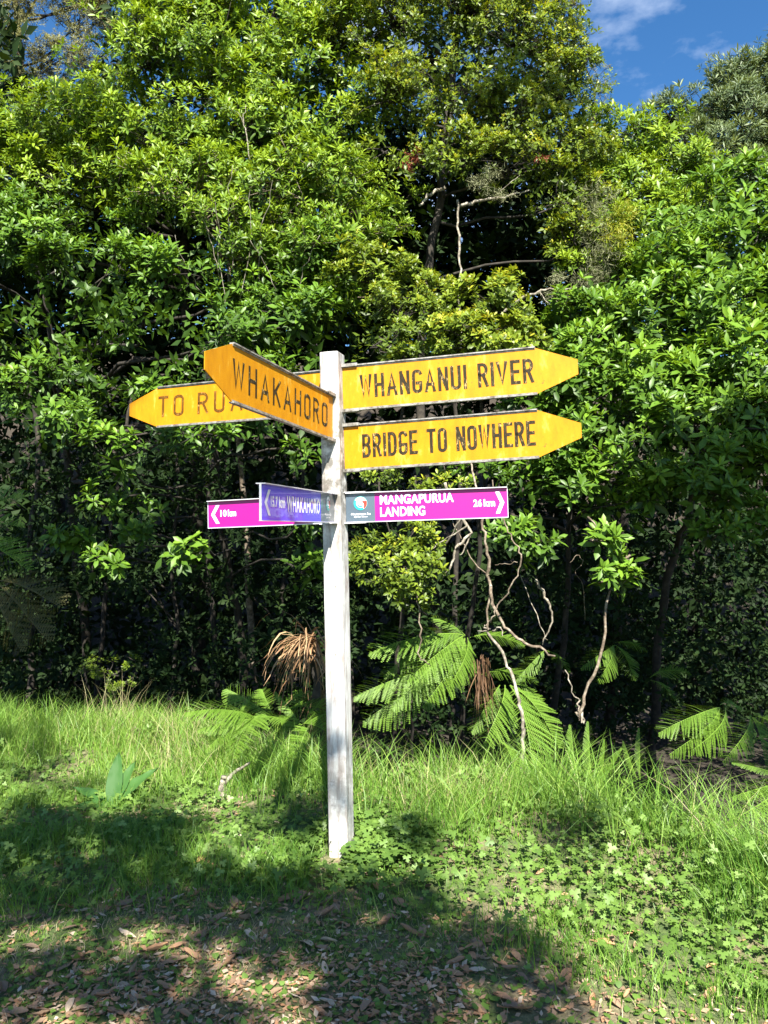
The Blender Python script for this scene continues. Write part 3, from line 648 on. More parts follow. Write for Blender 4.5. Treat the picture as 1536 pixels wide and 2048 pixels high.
tree('small_leaf_shrub', 'thin small leaved shrub below the magenta board right of the post', 'shrub', G_SMALL, trunk_at(840, 6.4, 1110, .018, .05),
     [(800, 1150, 6.0, 90, 50, .8), (740, 1110, 6.2, 50, 40, .7), (830, 1090, 6.2, 60, 30, .7), (880, 990, 6.4, 60, 30, .6), (760, 940, 6.6, 60, 40, .7), (850, 1200, 6.0, 40, 30, .5)],
     leaf=.062, lw=.42, nleaf=7, clump=.12, per=8, tint=.55, fill=10, obov=.4, twig=.003, limb_r=.012)
tree('broadleaf_shrub', 'bright green large leaved shrub filling the right edge beside the boards', 'shrub', G_MAHOE2, trunk_at(1420, 6.9, 700, .06),
     [(1400, 560, 6.9, 130, 80), (1500, 500, 7.0, 90, 90), (1480, 640, 6.5, 110, 80), (1340, 660, 6.8, 120, 70), (1450, 760, 6.2, 120, 70), (1320, 780, 6.4, 120, 60), (1500, 850, 5.9, 80, 60), (1380, 870, 6.1, 110, 50), (1480, 950, 5.8, 90, 40), (1430, 1000, 5.8, 50, 25, .8), (1620, 600, 6.5, 120, 120), (1620, 850, 6.1, 100, 100), (1400, 450, 7.4, 110, 60), (1520, 400, 7.8, 90, 60), (1250, 740, 6.9, 110, 60), (1330, 960, 6.3, 90, 40, .8), (1530, 740, 6.2, 90, 70), (1420, 1060, 6.0, 60, 22, .4), (1520, 1040, 5.9, 60, 25, .5)],
     leaf=.125, lw=.33, nleaf=9, clump=.27, per=13, tint=.58, obov=.35)
tree('broadleaf_shrub', 'leafy green shrub directly behind the tips of the yellow boards', 'shrub', G_MAHOE2, trunk_at(1180, 7.1, 760, .045),
     [(1150, 650, 7.1, 90, 50), (1230, 600, 7.2, 100, 60), (1200, 700, 6.9, 100, 50), (1170, 800, 6.7, 90, 60), (1230, 870, 6.5, 110, 60), (1100, 900, 6.6, 70, 50), (1080, 970, 6.5, 70, 40), (1150, 970, 6.4, 80, 40, .8), (1050, 1060, 6.3, 45, 35, .7), (1000, 950, 6.7, 60, 25, .5), (1270, 960, 6.3, 70, 35, .7), (1120, 740, 7.0, 80, 50), (1060, 820, 7.0, 70, 60, .8), (1200, 1020, 6.4, 60, 28, .5)],
     leaf=.11, lw=.34, nleaf=9, clump=.23, per=11, tint=.55, obov=.35)
tree('sapling', 'thin drooping sapling with two leafy tufts below the shrub, right of the magenta board', 'sapling', G_MAHOE2,
     [(*at(1160, 1420, 5.9), .008), (*at(1165, 1440, 5.9), .012), (*at(1180, 1370, 5.9), .012), (*at(1205, 1290, 5.9), .011), (*at(1218, 1180, 5.9), .009), (*at(1215, 1090, 6.0), .007)],
     [(1215, 1150, 5.9, 42, 30, .8), (1190, 1080, 5.9, 45, 25, .7), (1260, 1110, 5.9, 25, 20, .5)],
     leaf=.12, lw=.36, nleaf=8, clump=.13, per=5, tint=.55, fill=0, bark=B_TAN, limb_r=.006, spread=(35, 90))
tree('broadleaf_tree', 'yellow green broadleaf tree in the middle distance below the patch of sky', 'tree', G_MAHOE, trunk_at(1290, 9.2, 350, .08),
     [(1210, 300, 9.3, 70, 60), (1290, 300, 9.2, 90, 50), (1350, 360, 9.0, 90, 60), (1250, 400, 8.8, 90, 60), (1330, 450, 8.6, 90, 60), (1240, 500, 8.3, 90, 60), (1400, 470, 8.3, 70, 50, .8), (1310, 540, 8.0, 100, 50), (1200, 560, 8.0, 70, 40, .8), (1180, 380, 9.0, 50, 70, .7)],
     leaf=.10, lw=.32, nleaf=8, clump=.24, tint=.64, parts=200)
tree('narrow_leaf_tree', 'grey green narrow leaved tree at the upper right against the blue sky', 'tree', G_NARROW, trunk_at(1470, 11.5, 260, .09),
     [(1500, 170, 11.0, 70, 60), (1430, 230, 10.8, 90, 60), (1530, 270, 10.6, 90, 80), (1350, 240, 11.0, 50, 30, .8), (1290, 265, 11.2, 50, 25, .8), (1460, 310, 10.4, 80, 45), (1380, 300, 10.6, 70, 40), (1620, 200, 11, 120, 120), (1540, 120, 11.2, 40, 40, .8), (1410, 360, 10.2, 80, 40), (1500, 370, 10.2, 80, 40), (1330, 290, 10.9, 60, 30), (1470, 180, 10.9, 60, 60), (1390, 230, 10.9, 50, 40)],
     leaf=.13, lw=.17, nleaf=12, clump=.24, per=11, tint=.6, obov=.2, spread=(15, 80), parts=120, fill=50)
tree('feathery_tree', 'fine leaved olive brown tree in the top left corner with sky gaps', 'tree', G_FINE, trunk_at(80, 14.5, -50, .14, .5),
     [(20, 60, 14, 80, 70, .7), (60, 190, 13.5, 60, 50, .8), (150, 60, 14, 70, 60, .8), (190, 170, 13.5, 50, 60, .8), (190, 0, 14, 80, 50, .8), (-60, 200, 14, 90, 90), (130, 250, 13, 90, 50), (0, -60, 14.5, 140, 60, .7), (10, 130, 13.8, 60, 50, .9), (100, 130, 13.2, 60, 60, .9), (230, 90, 13.5, 60, 90, .9), (240, -40, 14, 80, 90), (100, -40, 14, 100, 60)],
     leaf=.07, lw=.22, nleaf=9, clump=.26, per=20, cover=2.3, tint=.5, cheap=True, parts=0, fill=30, limb_r=.03, spread=(20, 90))
print('leaf tris', LEAFCOUNT[0])

# single wispy trees seen against the sky
tree('slender_tree', 'slender pale feathery treetop poking out beside the small leaved tree into the sky', 'tree', G_FINE, trunk_at(1200, 12.5, 180, .04, .1),
     [(1195, 165, 12.5, 20, 30, .5), (1120, 20, 12.5, 30, 40, .5), (1190, 240, 12.3, 25, 40, .7)], leaf=.06, lw=.2, nleaf=8, clump=.14, per=9, cheap=True, parts=0, fill=0, tint=.7, limb_r=.012)

# ---- dark bush behind: large soft mass of leaves well behind the front trees, cut to let the sky show
def back_bush():
    def skyline(px):   # photo row of the top of the mass at each column
        return np.interp(px, [-500, 0, 60, 90, 130, 210, 260, 1080, 1180, 1215, 1300, 1420, 1560, 2100], [-100, -60, 150, 260, 200, 60, -300, -260, 190, 330, 330, 300, 240, 150])
    n = 16500; px = rng.uniform(-500, 2100, n * 2); py = rng.uniform(-280, 1420, n * 2); k = py > skyline(px) + 15
    # extra sprigs added to block the sky showing through the mass
    px, py = px[k][:n], py[k][:n]; px = np.concatenate([px, rng.uniform(700, 1240, 1800), rng.uniform(-200, 820, 3000)]); py = np.concatenate([py, rng.uniform(280, 760, 1800), rng.uniform(250, 800, 3000)]); Y = rng.uniform(10.0, 14.0, len(px))
    P = np.array([at(a, b, c) for a, b, c in zip(px, py, Y)]); g = gz(P[:, 0], P[:, 1]); ok = P[:, 2] > g; P = P[ok]; m = len(P)
    lv = Leaves(); sprigs(lv, P, nrmz(rng.normal(0, .6, (m, 3)) + [0, -.5, .5]), rng.uniform(.17, .28, m), 5, rng.uniform(.1, .9, m), (30, 90))
    p, d, nn, s, t = lv.cat(); V, T, tt = expand(cheap_template(.42), p, basis(d, nn), s, t)
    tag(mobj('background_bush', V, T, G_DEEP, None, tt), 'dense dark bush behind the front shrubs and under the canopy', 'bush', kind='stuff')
back_bush()
def understorey():
    n = 8000; px = rng.uniform(-400, 1950, n); py = rng.uniform(880, 1480, n); Y = rng.uniform(7.2, 9.4, n)
    P = np.array([at(a, b, c) for a, b, c in zip(px, py, Y)]); ok = (P[:, 2] > gz(P[:, 0], P[:, 1])) & (vnoise(P[:, 0], P[:, 2] * 1.3, 1.6) > .33); P = P[ok]; m = len(P)
    lv = Leaves(); sprigs(lv, P, nrmz(rng.normal(0, .6, (m, 3)) + [0, -.4, .5]), rng.uniform(.05, .12, m), 6, rng.uniform(.1, .9, m), (30, 95))
    p, d, nn, s, t = lv.cat(); V, T, tt = expand(cheap_template(.42), p, basis(d, nn), s, t)
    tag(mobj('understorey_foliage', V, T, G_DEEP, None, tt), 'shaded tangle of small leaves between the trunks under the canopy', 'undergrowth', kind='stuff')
understorey()

def forest_floor():
    n = 5200; X = rng.uniform(-6, 5, n); Y = crest(X) + .25 + rng.random(n) ** 1.3 * 4.2; P = np.stack([X, Y, gz(X, Y) + rng.uniform(.0, .32, n)], 1)
    lv = Leaves(); sprigs(lv, P, nrmz(rng.normal(0, .5, (n, 3)) + [0, -.3, 1]), rng.uniform(.05, .13, n), 5, rng.uniform(.1, 1, n), (30, 100))
    p, d, nn, s, t = lv.cat(); V, T, tt = expand(cheap_template(.38), p, basis(d, nn), s, t)
    tag(mobj('undergrowth', V, T, G_DEEP, None, tt), 'low dark undergrowth covering the forest floor beyond the grassy crest', 'undergrowth', kind='stuff')
forest_floor()

# roof of the bush above and behind the frame, closing the shade
def canopy_roof():
    n = 2200; X = rng.uniform(-8, 7, n); Y = rng.uniform(9.5, 16, n); Z = rng.uniform(5.5, 8.0, n); P = np.stack([X, Y, Z], 1)
    qx, qy, z = proj(P); k = ~((qx > 1100) & (qy < 420)) & ~((qx < 280) & (qy < 320)); P = P[k]; m = len(P)
    lv = Leaves(); sprigs(lv, P, nrmz(rng.normal(0, .4, (m, 3)) + [0, -.4, 1]), rng.uniform(.18, .28, m), 7, rng.uniform(.3, .9, m), (40, 95))
    p, d, nn, s, t = lv.cat(); V, T, tt = expand(cheap_template(.45), p, basis(d, nn), s, t)
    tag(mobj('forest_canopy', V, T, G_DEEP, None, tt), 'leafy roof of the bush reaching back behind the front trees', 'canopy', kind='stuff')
canopy_roof()

# ---- trunks and stems standing in the dark under the canopy
def stem(name, label, pts, mat, cat='branch', jit=.008, sides=7, group=None, sub=5, forks=()):
    """pts: (px, py, depth, radius)"""
    P = np.array([(*at(a, b, c), r * .64) for a, b, c, r in pts]); Q = smooth_path(P, sub, jit); tb = Tubes(); tb.add(Q[:, :3], np.maximum(Q[:, 3] * rng.uniform(.88, 1.15, len(Q)), .0015), sides)
    for fk in forks:
        P2 = np.array([(*at(a, b, c), r * .62) for a, b, c, r in fk]); Q2 = smooth_path(P2, 4, jit * .6); tb.add(Q2[:, :3], np.maximum(Q2[:, 3], .0012), 5)
    return tag(tb.build(name, mat, None, P[0, :3]), label, cat, group)

desc = ['far left of the frame behind the ferny bank', 'left, behind the broad leaved weed', 'left, above the tallest seeding grass', 'left of the dead strap leaves', 'just left of the brown skirt of leaves',
        'behind the foot of the post', 'right of the post in the dark', 'in the dark behind the bright tree fern', 'right of the brown fern skirt', 'behind the hanging sapling', 'in the gloom at the right', 'at the right edge behind the low ferns']
for i, (px, Y, r, ty) in enumerate([(60, 9.8, .045, 760), (190, 10.0, .035, 760), (330, 9.6, .03, 800), (440, 9.6, .04, 820), (545, 9.8, .035, 850), (700, 9.6, .035, 900), (800, 9.4, .025, 950), (900, 9.8, .04, 700)]):
    x = at(px, 1400, Y)[0]; z0 = float(gz(x, Y)) - .1; k = random.uniform(-60, 60); g = at(px, 1400, Y)
    P = [(x, Y, z0, r)]; top = at(px + k, ty, Y)
    for t in (.25, .5, .75, 1): P.append((x + (top[0] - x) * t + random.uniform(-.12, .12), Y + random.uniform(-.1, .1), z0 + (top[2] - z0) * t, r * (1 - .45 * t)))
    Q = smooth_path(P, 5, .012); tb = Tubes(); tb.add(Q[:, :3], Q[:, 3], 8); rt = empty('understorey_tree', P[0][:3], 'dim brown bare trunked tree standing ' + desc[i], 'tree', 'bare trunked trees in the dark under the canopy')
    tb.build('trunk', B_BROWN, rt, np.array(P[0][:3])); tb = Tubes()
    for _ in range(3):
        j = random.randint(6, len(Q) - 4); limb(tb, Q[j, :3], Q[j, :3] + np.array([random.uniform(-.7, .7), random.uniform(-.5, .3), random.uniform(.3, .9)]), r * .4, .006, 5, .12, 5)
    tb.build('branches', B_BROWN, rt, np.array(P[0][:3]))

stem('hanging_stem', 'long pale lichened stem hanging straight down from the small leaved tree', [(915, 400, 8.1, .016), (918, 470, 8.1, .018), (921, 540, 8.0, .018), (917, 600, 7.9, .02), (922, 660, 7.8, .022), (915, 740, 7.8, .022)], B_PALE)
stem('lichened_branch', 'pale lichened branch running sideways above the dark hollow', [(920, 412, 8.15, .03), (960, 402, 8.1, .026), (1010, 395, 8.1, .02), (1060, 380, 8.1, .012)], B_PALE, forks=[[(985, 399, 8.1, .01), (1010, 375, 8.0, .006), (1040, 350, 8.0, .004)]])
stem('lichened_branch', 'short pale branch stub slanting down left under the small leaved crown', [(890, 375, 8.3, .03), (860, 390, 8.2, .026), (838, 412, 8.15, .018)], B_PALE)
stem('broken_branch', 'grey broken branch pointing right at the bottom of the dark hollow', [(985, 645, 7.6, .022), (1030, 605, 7.5, .024), (1070, 585, 7.4, .02), (1105, 578, 7.4, .014), (1150, 580, 7.4, .008)], B_PALE, forks=[[(1080, 585, 7.4, .01), (1100, 610, 7.3, .007), (1125, 600, 7.3, .004)]])
stem('dead_twig', 'bare pale dead twig rising over the shrub left of centre', [(500, 320, 7.8, .010), (492, 270, 7.8, .009), (487, 240, 7.8, .008), (492, 210, 7.8, .004)], B_PALE, forks=[[(489, 250, 7.8, .006), (478, 228, 7.8, .004), (470, 222, 7.8, .002)]])
stem('dead_branch', 'forked bleached dead branch hanging below the magenta board', [(890, 965, 6.0, .018), (905, 1000, 6.0, .018), (942, 1068, 5.9, .018), (915, 1090, 5.9, .016), (905, 1125, 5.9, .013), (882, 1160, 5.9, .008)], B_PALE,
     forks=[[(935, 1050, 5.9, .012), (910, 1068, 5.95, .010), (880, 1085, 6.0, .007), (860, 1105, 6.0, .004)], [(942, 1068, 5.9, .012), (930, 1100, 5.9, .009), (920, 1110, 5.9, .005)], [(925, 1035, 5.95, .01), (890, 1090, 6.1, .012), (870, 1130, 6.2, .010), (855, 1170, 6.2, .006)]])
stem('vine', 'brown twisting vine stem rising right of the forked dead branch', [(1110, 1312, 5.75, .010), (1060, 1290, 5.75, .017), (1020, 1262, 5.8, .017), (985, 1210, 5.85, .018), (978, 1150, 5.9, .02), (972, 1080, 5.9, .016), (962, 1020, 5.95, .014), (945, 940, 6.1, .012), (930, 900, 6.2, .01)], B_TAN,
     forks=[[(980, 1160, 5.88, .014), (976, 1220, 5.88, .014), (975, 1260, 5.9, .012)], [(978, 1150, 5.9, .010), (948, 1125, 5.95, .008), (925, 1080, 6.0, .006), (905, 1040, 6.1, .005)]])
stem('vine', 'slim curved pale vine looping down from the end of the magenta board', [(975, 1262, 5.7, .009), (985, 1235, 5.7, .009), (1000, 1205, 5.7, .008), (1030, 1160, 5.65, .009), (1043, 1110, 5.65, .009), (1020, 1070, 5.7, .009), (1005, 1030, 5.75, .008), (985, 960, 5.9, .007)], B_TAN, forks=[[(1035, 1125, 5.65, .006), (1010, 1128, 5.7, .004), (990, 1130, 5.7, .003)]])
stem('bare_tree', 'pale leaning bare trunk below the vines standing in front of the bright fern', [(1042, 1545, 5.45, .020), (1045, 1490, 5.5, .021), (1045, 1440, 5.5, .020), (1035, 1390, 5.55, .02), (1018, 1330, 5.6, .018), (985, 1275, 5.7, .015), (970, 1250, 5.7, .010)], B_PALE,
     forks=[[(985, 1262, 5.7, .013), (1000, 1255, 5.65, .010), (1005, 1272, 5.6, .005)], [(975, 1262, 5.7, .012), (955, 1262, 5.75, .006)]])
stem('dead_branch', 'thin pale bare branch low in the dark right of the vines', [(1160, 1430, 5.9, .010), (1172, 1445, 5.85, .012), (1160, 1420, 5.9, .012), (1150, 1390, 6.0, .008), (1130, 1340, 6.1, .006)], B_PALE)
stem('dead_branch', 'short mottled branch slanting down in the dark above the fern at right', [(1070, 1160, 6.4, .020), (1090, 1195, 6.4, .018), (1105, 1230, 6.4, .012), (1085, 1290, 6.4, .008)], B_PALE, forks=[[(1040, 1150, 6.5, .006), (1080, 1250, 6.4, .006), (1095, 1280, 6.4, .004)]])
stem('thin_stem', 'thin dark stem curving down from the small shrub beside the post', [(838, 1140, 5.9, .010), (835, 1200, 5.9, .010), (842, 1270, 5.9, .010), (838, 1310, 5.9, .008), (860, 1330, 5.9, .005)], B_TAN)
stem('vine', 'curly tan vine tendril hanging in the dark beyond the yellow boards', [(1140, 1125, 6.1, .004), (1155, 1110, 6.1, .004), (1165, 1125, 6.1, .004), (1150, 1145, 6.1, .004), (1165, 1170, 6.1, .003), (1170, 1240, 6.2, .003)], B_TAN, jit=.003)
stem('thin_stem', 'slender reddish stem with pale bark in the middle of the upper bush', [(700, 480, 7.6, .006), (640, 560, 7.4, .007), (600, 620, 7.3, .006), (600, 690, 7.2, .006)], B_TAN)
for i, (x0, y0, x1, y1, d) in enumerate([(455, 640, 430, 400, 7.3), (480, 600, 500, 380, 7.3), (520, 610, 545, 360, 7.35), (560, 620, 500, 480, 7.3), (410, 600, 350, 470, 7.35), (590, 640, 640, 470, 7.3), (470, 560, 465, 330, 7.4), (440, 560, 385, 390, 7.35)]):
    stem('bare_twig', 'thin pale upright bare twig inside the shrub left of centre', [(x0, y0, d, .006), ((x0 + x1) / 2 + random.uniform(-12, 12), (y0 + y1) / 2, d - .1, .005), (x1, y1, d - .25, .0025)], B_PALE, group='upright bare twigs in the shrub left of centre', jit=.012)

# ---- hanging lichen, rust red dead leaves, dead needle tuft
def tuft(name, label, cat, mat, spots, n, ln, lw, axis, tmix=(0, 1), spread=(20, 90), radius=1.0):
    lv = Leaves()
    for (px, py, d, rx, ry) in spots:
        m = n; C = at(px, py, d); P = C + nrmz(rng.normal(0, 1, (m, 3))) * rng.random((m, 1)) ** .5 * np.array([rx * d / F, .5 * (rx + ry) * d / F, ry * d / F]) * radius
        sprigs(lv, P, nrmz(rng.normal(0, .35, (m, 3)) + axis), rng.uniform(.6, 1.2, m) * ln, 5, rng.uniform(*tmix, m), spread, .2)
    p, d, nn, s, t = lv.cat(); V, T, tt = expand(cheap_template(lw), p, basis(d, nn), s, t)
    return tag(mobj(name, V, T, mat, None, tt), label, cat)
tuft('dead_leaf_spray', 'rust red patch of dead leaves in the small leaved tree', 'dead leaves', M_RED, [(830, 312, 8.0, 20, 22), (815, 335, 8.0, 14, 22)], 34, .05, .3, np.array([0, -.4, -.8]))
tuft('dead_leaf_spray', 'small reddish brown patch of leaves at the right side of the small leaved tree', 'dead leaves', M_RED, [(1085, 318, 8.0, 14, 10)], 16, .05, .3, np.array([0, -.4, -.5]), (0, .5))
tuft('lichen_tuft', 'pale lichen beards on twigs above the sideways branch', 'lichen', M_LICHEN, [(960, 365, 7.9, 30, 16), (985, 345, 7.9, 26, 20), (1000, 390, 8.0, 40, 8)], 60, .05, .10, np.array([0, -.2, .2]))
tuft('lichen_tuft', 'pale beards of lichen hanging at the tip of the grey broken branch', 'lichen', M_LICHEN, [(1110, 590, 7.35, 34, 26), (1115, 555, 7.4, 20, 20)], 45, .06, .08, np.array([0, -.2, -.6]), (0, .8))
tuft('twiggy_shrub', 'straw coloured twiggy half dead bush between the two leafy masses at right', 'shrub', M_LICHEN, [(1190, 420, 7.9, 45, 60), (1200, 500, 7.8, 45, 60), (1180, 560, 7.8, 40, 30)], 170, .085, .07, np.array([.1, -.3, .1]), (0, .6), (10, 70))
tuft('climbing_plant', 'bright yellow green trailing plant beside the twiggy bush', 'climber', G_SMALL, [(1245, 430, 7.7, 30, 30), (1235, 470, 7.6, 35, 30)], 120, .06, .14, np.array([.3, -.4, -.2]), (.85, 1))

# ------------------------------------------------------------------ ferns
def frond_mesh(mat, seed, npin=30, arch=.28, wid=.30, teeth=18, shape=1.0):
    r = np.random.default_rng(seed); V = []; T = []; tt = []
    def quad(a, b, c, d, t):
        n = len(V); V.extend([a, b, c, d]); T.extend([(n, n + 1, n + 2), (n, n + 2, n + 3)]); tt.extend([t] * 4)
    sw_ = r.uniform(-.07, .07)
    def rach(t): return np.array([t, 0.02 * math.sin(t * 4) + sw_ * t * t, arch * (t - t * t * 1.9)])
    for i in range(12):
        a, b = rach(i / 12), rach((i + 1) / 12); w_ = .008 * (1 - .8 * i / 12); quad(a + [0, -w_, 0], b + [0, -w_, 0], b + [0, w_, 0], a + [0, w_, 0], .9)
    for i in range(npin):
        t = .10 + .88 * (i / (npin - 1)) ** .93; c = rach(t)
        ln = wid * (math.sin(min(1, (t - .02) * 1.9) * math.pi / 2)) * (1 - ((t - .3) / .72) ** 2 * (t > .3)) ** .8 * shape + .012
        for sg in (-1, 1):
            ang = R(58 - 12 * t) + r.normal(0, .085); dx = math.cos(ang); dy = math.sin(ang) * sg; dz = -.18 + r.normal(0, .13); tn = r.uniform(.3, .8)
            nt_ = max(3, int(teeth * ln / wid + 2)); pw = min(.034, .9 / npin * .82)
            for j in range(nt_):
                u0, u1 = j / nt_, (j + 1) / nt_; wj = pw * (1 - .6 * u0 ** 1.6) * 1.05
                def pt(u): return c + np.array([dx, dy, dz]) * ln * u + np.array([0, 0, -.18 * ln * u * u])
                a, b = pt(u0), pt(u1); side = np.array([-dy, dx * sg, 0]) * 1.0; side = side / np.linalg.norm(side)
                for s2 in (-1, 1):
                    tip = (a + b) / 2 + side * wj * s2 * r.uniform(.8, 1.15) + np.array([dx, dy, 0]) * ln / nt_ * .45; n = len(V)
                    V.extend([a, a * .12 + b * .88, tip]); T.append((n, n + 1, n + 2) if s2 * sg > 0 else (n, n + 2, n + 1)); tt.extend([tn] * 3)
    return mesh_np('frond', np.array(V), np.array(T), mat, np.clip(np.array(tt) + r.normal(0, .03, len(tt)), 0, 1), smooth=False)
FR = [frond_mesh(G_FERN, s, wid=w_, teeth=17) for s, w_ in ((1, .30), (2, .26), (3, .34))]
FRN = [frond_mesh(G_FERN, 7, npin=34, wid=.12, teeth=5, arch=.15), frond_mesh(G_FERN, 8, npin=32, wid=.14, teeth=5, arch=.2)]
FRO = [frond_mesh(G_FERN_OLD, s, wid=w_, teeth=9, arch=.1) for s, w_ in ((4, .24), (5, .28))]
def fern(name, label, cat, basep, fronds, meshes):
    """fronds: (px, py, d) base, (px, py, d) tip, normal hint"""
    b = at(*basep) if len(basep) == 3 else np.array(basep[:3]); root = empty(name, b, label, cat)
    for i, f in enumerate(fronds):
        p0 = at(*f[0]); p1 = at(*f[1]); d = p1 - p0; ln = np.linalg.norm(d) * 1.06
        hint = np.array(f[2] if len(f) > 2 else (0, -.5, .85)) + rng.normal(0, .08, 3)
        B = basis(d[None], hint[None])[0]; o = bpy.data.objects.new('frond', meshes[i % len(meshes)])
        M = Matrix(B.tolist()).to_4x4() @ Matrix.Scale(float(ln), 4); M.translation = Vector(p0 - b); o.matrix_local = M; link(o, root)
    return root
fern('fern', 'bright fern with arching fronds left of the post among long grass', 'fern', (560, 1480, 5.45),
     [((520, 1440, 5.55), (400, 1400, 5.25)), ((530, 1430, 5.55), (468, 1462, 4.95), (-.2, -.7, .7)), ((540, 1430, 5.55), (452, 1372, 5.65)), ((560, 1430, 5.65), (655, 1400, 5.35)), ((560, 1430, 5.55), (570, 1490, 4.95), (0, -.8, .5)), ((545, 1430, 5.65), (520, 1370, 5.85)), ((560, 1420, 5.65), (620, 1372, 5.85)), ((540, 1440, 5.55), (420, 1440, 5.25)), ((600, 1420, 5.65), (660, 1440, 5.35))], FR)
fern('tree_fern', 'bright tree fern with broad sunlit fronds right of the post', 'fern', (920, 1480, 6.5),
     [((930, 1270, 6.5), (770, 1270, 6.1), (0, -.75, .65)), ((930, 1275, 6.5), (880, 1385, 5.9), (.2, -.85, .5)), ((930, 1270, 6.5), (840, 1330, 6.0), (-.1, -.8, .6)), ((900, 1300, 6.5), (800, 1385, 6.1), (0, -.8, .5)), ((900, 1330, 6.5), (730, 1370, 6.2), (.1, -.7, .6)), ((935, 1275, 6.4), (925, 1350, 6.0), (.2, -.85, .4)), ((930, 1270, 6.5), (870, 1225, 6.6)), ((940, 1275, 6.5), (1040, 1270, 6.4)), ((880, 1350, 6.5), (740, 1430, 6.3), (0, -.8, .4)), ((860, 1280, 6.6), (780, 1330, 6.3), (0, -.8, .5))], FR)
fern('tree_fern', 'low tree fern with one large sunlit frond reaching down to the grass, centre right', 'fern', (1000, 1500, 6.1),
     [((1020, 1370, 6.1), (1075, 1520, 5.5), (.1, -.9, .45)), ((1020, 1370, 6.1), (1120, 1460, 5.7), (.35, -.8, .45)), ((1010, 1370, 6.1), (990, 1460, 5.6), (-.1, -.9, .4)), ((1000, 1370, 6.1), (950, 1440, 5.8), (-.3, -.8, .5)), ((1020, 1365, 6.1), (1100, 1400, 6.1)), ((1000, 1480, 5.6), (1045, 1550, 5.3), (.1, -.9, .35)), ((960, 1350, 6.2), (1060, 1340, 6.0))], FR)
fern('fern', 'upright pale green fern fronds rising from the grass right of the big frond', 'fern', (1180, 1560, 5.0),
     [((1180, 1580, 5.05), (1182, 1455, 5.05), (.1, -.95, .2)), ((1160, 1580, 5.05), (1140, 1460, 5.1), (-.1, -.95, .2)), ((1200, 1580, 5.05), (1215, 1490, 5.0), (.2, -.9, .2)), ((1190, 1590, 5.0), (1240, 1510, 4.9), (.1, -.9, .3)), ((1150, 1590, 5.0), (1100, 1520, 5.0), (-.1, -.9, .3))], FRN)
fern('fern', 'single small upright fern standing on the right grass crest', 'fern', (1420, 1650, 4.4), [((1425, 1680, 4.4), (1428, 1595, 4.4), (0, -.95, .2)), ((1440, 1690, 4.4), (1470, 1640, 4.3), (.1, -.9, .2))], FRN)
fern('fern', 'shaded narrow fern in the dark beyond the grass crest at right', 'fern', (1280, 1560, 5.3), [((1280, 1560, 5.3), (1283, 1465, 5.3), (0, -.95, .2)), ((1275, 1560, 5.3), (1250, 1490, 5.3), (-.1, -.9, .2))], FRN)
fern('tree_fern', 'tree fern with short drooping fronds at the right edge of the dark', 'fern', (1440, 1560, 5.9),
     [((1440, 1415, 5.9), (1345, 1440, 5.6), (0, -.7, .7)), ((1440, 1415, 5.9), (1380, 1495, 5.5), (0, -.9, .4)), ((1450, 1415, 5.9), (1425, 1490, 5.5), (.3, -.8, .4)), ((1500, 1430, 5.8), (1475, 1500, 5.4), (0, -.9, .4)), ((1500, 1430, 5.8), (1535, 1505, 5.4), (-.3, -.8, .4)), ((1500, 1430, 5.8), (1580, 1460, 5.5)), ((1440, 1410, 5.9), (1480, 1400, 6.1))], FR)
fern('fern', 'fern fronds hanging at the right edge just above the grass', 'fern', (1545, 1620, 4.8), [((1560, 1560, 4.9), (1490, 1580, 4.5), (0, -.8, .6)), ((1560, 1560, 4.9), (1520, 1620, 4.3), (0, -.9, .4)), ((1560, 1550, 4.9), (1480, 1520, 4.8))], FRN)
fern('tree_fern', 'half shaded fern fronds under the sapling tufts, right', 'fern', (1230, 1480, 6.8),
     [((1230, 1290, 6.9), (1270, 1340, 6.6), (0, -.8, .6)), ((1230, 1290, 6.9), (1180, 1320, 6.6), (0, -.8, .6)), ((1225, 1290, 6.9), (1215, 1350, 6.6), (.2, -.85, .5)), ((1230, 1285, 6.9), (1290, 1290, 6.8)), ((1300, 1360, 6.8), (1350, 1385, 6.6)), ((1300, 1355, 6.8), (1370, 1330, 6.8)), ((1090, 1300, 6.8), (1040, 1345, 6.6)), ((1090, 1300, 6.8), (1140, 1330, 6.6))], FR)
fern('fern', 'low shaded fern in the grass right beside the left side of the post', 'fern', (640, 1500, 5.3),
     [((610, 1440, 5.4), (655, 1395, 5.3)), ((600, 1450, 5.4), (560, 1385, 5.4)), ((600, 1450, 5.4), (650, 1450, 5.1), (0, -.8, .6)), ((590, 1450, 5.4), (525, 1420, 5.3)), ((600, 1450, 5.4), (600, 1510, 5.0), (.1, -.9, .4)), ((610, 1450, 5.4), (565, 1490, 5.1), (-.1, -.85, .4)), ((480, 1440, 5.5), (425, 1480, 5.2), (0, -.8, .5)), ((480, 1440, 5.5), (500, 1390, 5.5))], FR)
fern('tree_fern', 'old brownish fern fronds hanging in the shade at the left edge', 'fern', (-20, 1460, 6.9),
     [((0, 1170, 6.9), (70, 1270, 6.3), (.2, -.9, .3)), ((0, 1160, 6.9), (95, 1200, 6.3), (.1, -.85, .5)), ((-20, 1170, 6.9), (20, 1290, 6.4), (0, -.95, .2)), ((-30, 1160, 6.9), (-80, 1280, 6.5), (0, -.9, .3)), ((0, 1160, 6.9), (60, 1140, 6.6))], FRO)
fern('fern', 'green fern tips at the left edge level with the coloured boards', 'fern', (-60, 1100, 6.4), [((-60, 1040, 6.4), (22, 985, 6.2), (0, -.9, .4)), ((-60, 1050, 6.4), (18, 1040, 6.2), (0, -.9, .4)), ((-60, 1080, 6.4), (40, 1110, 6.2), (0, -.9, .4))], FR)

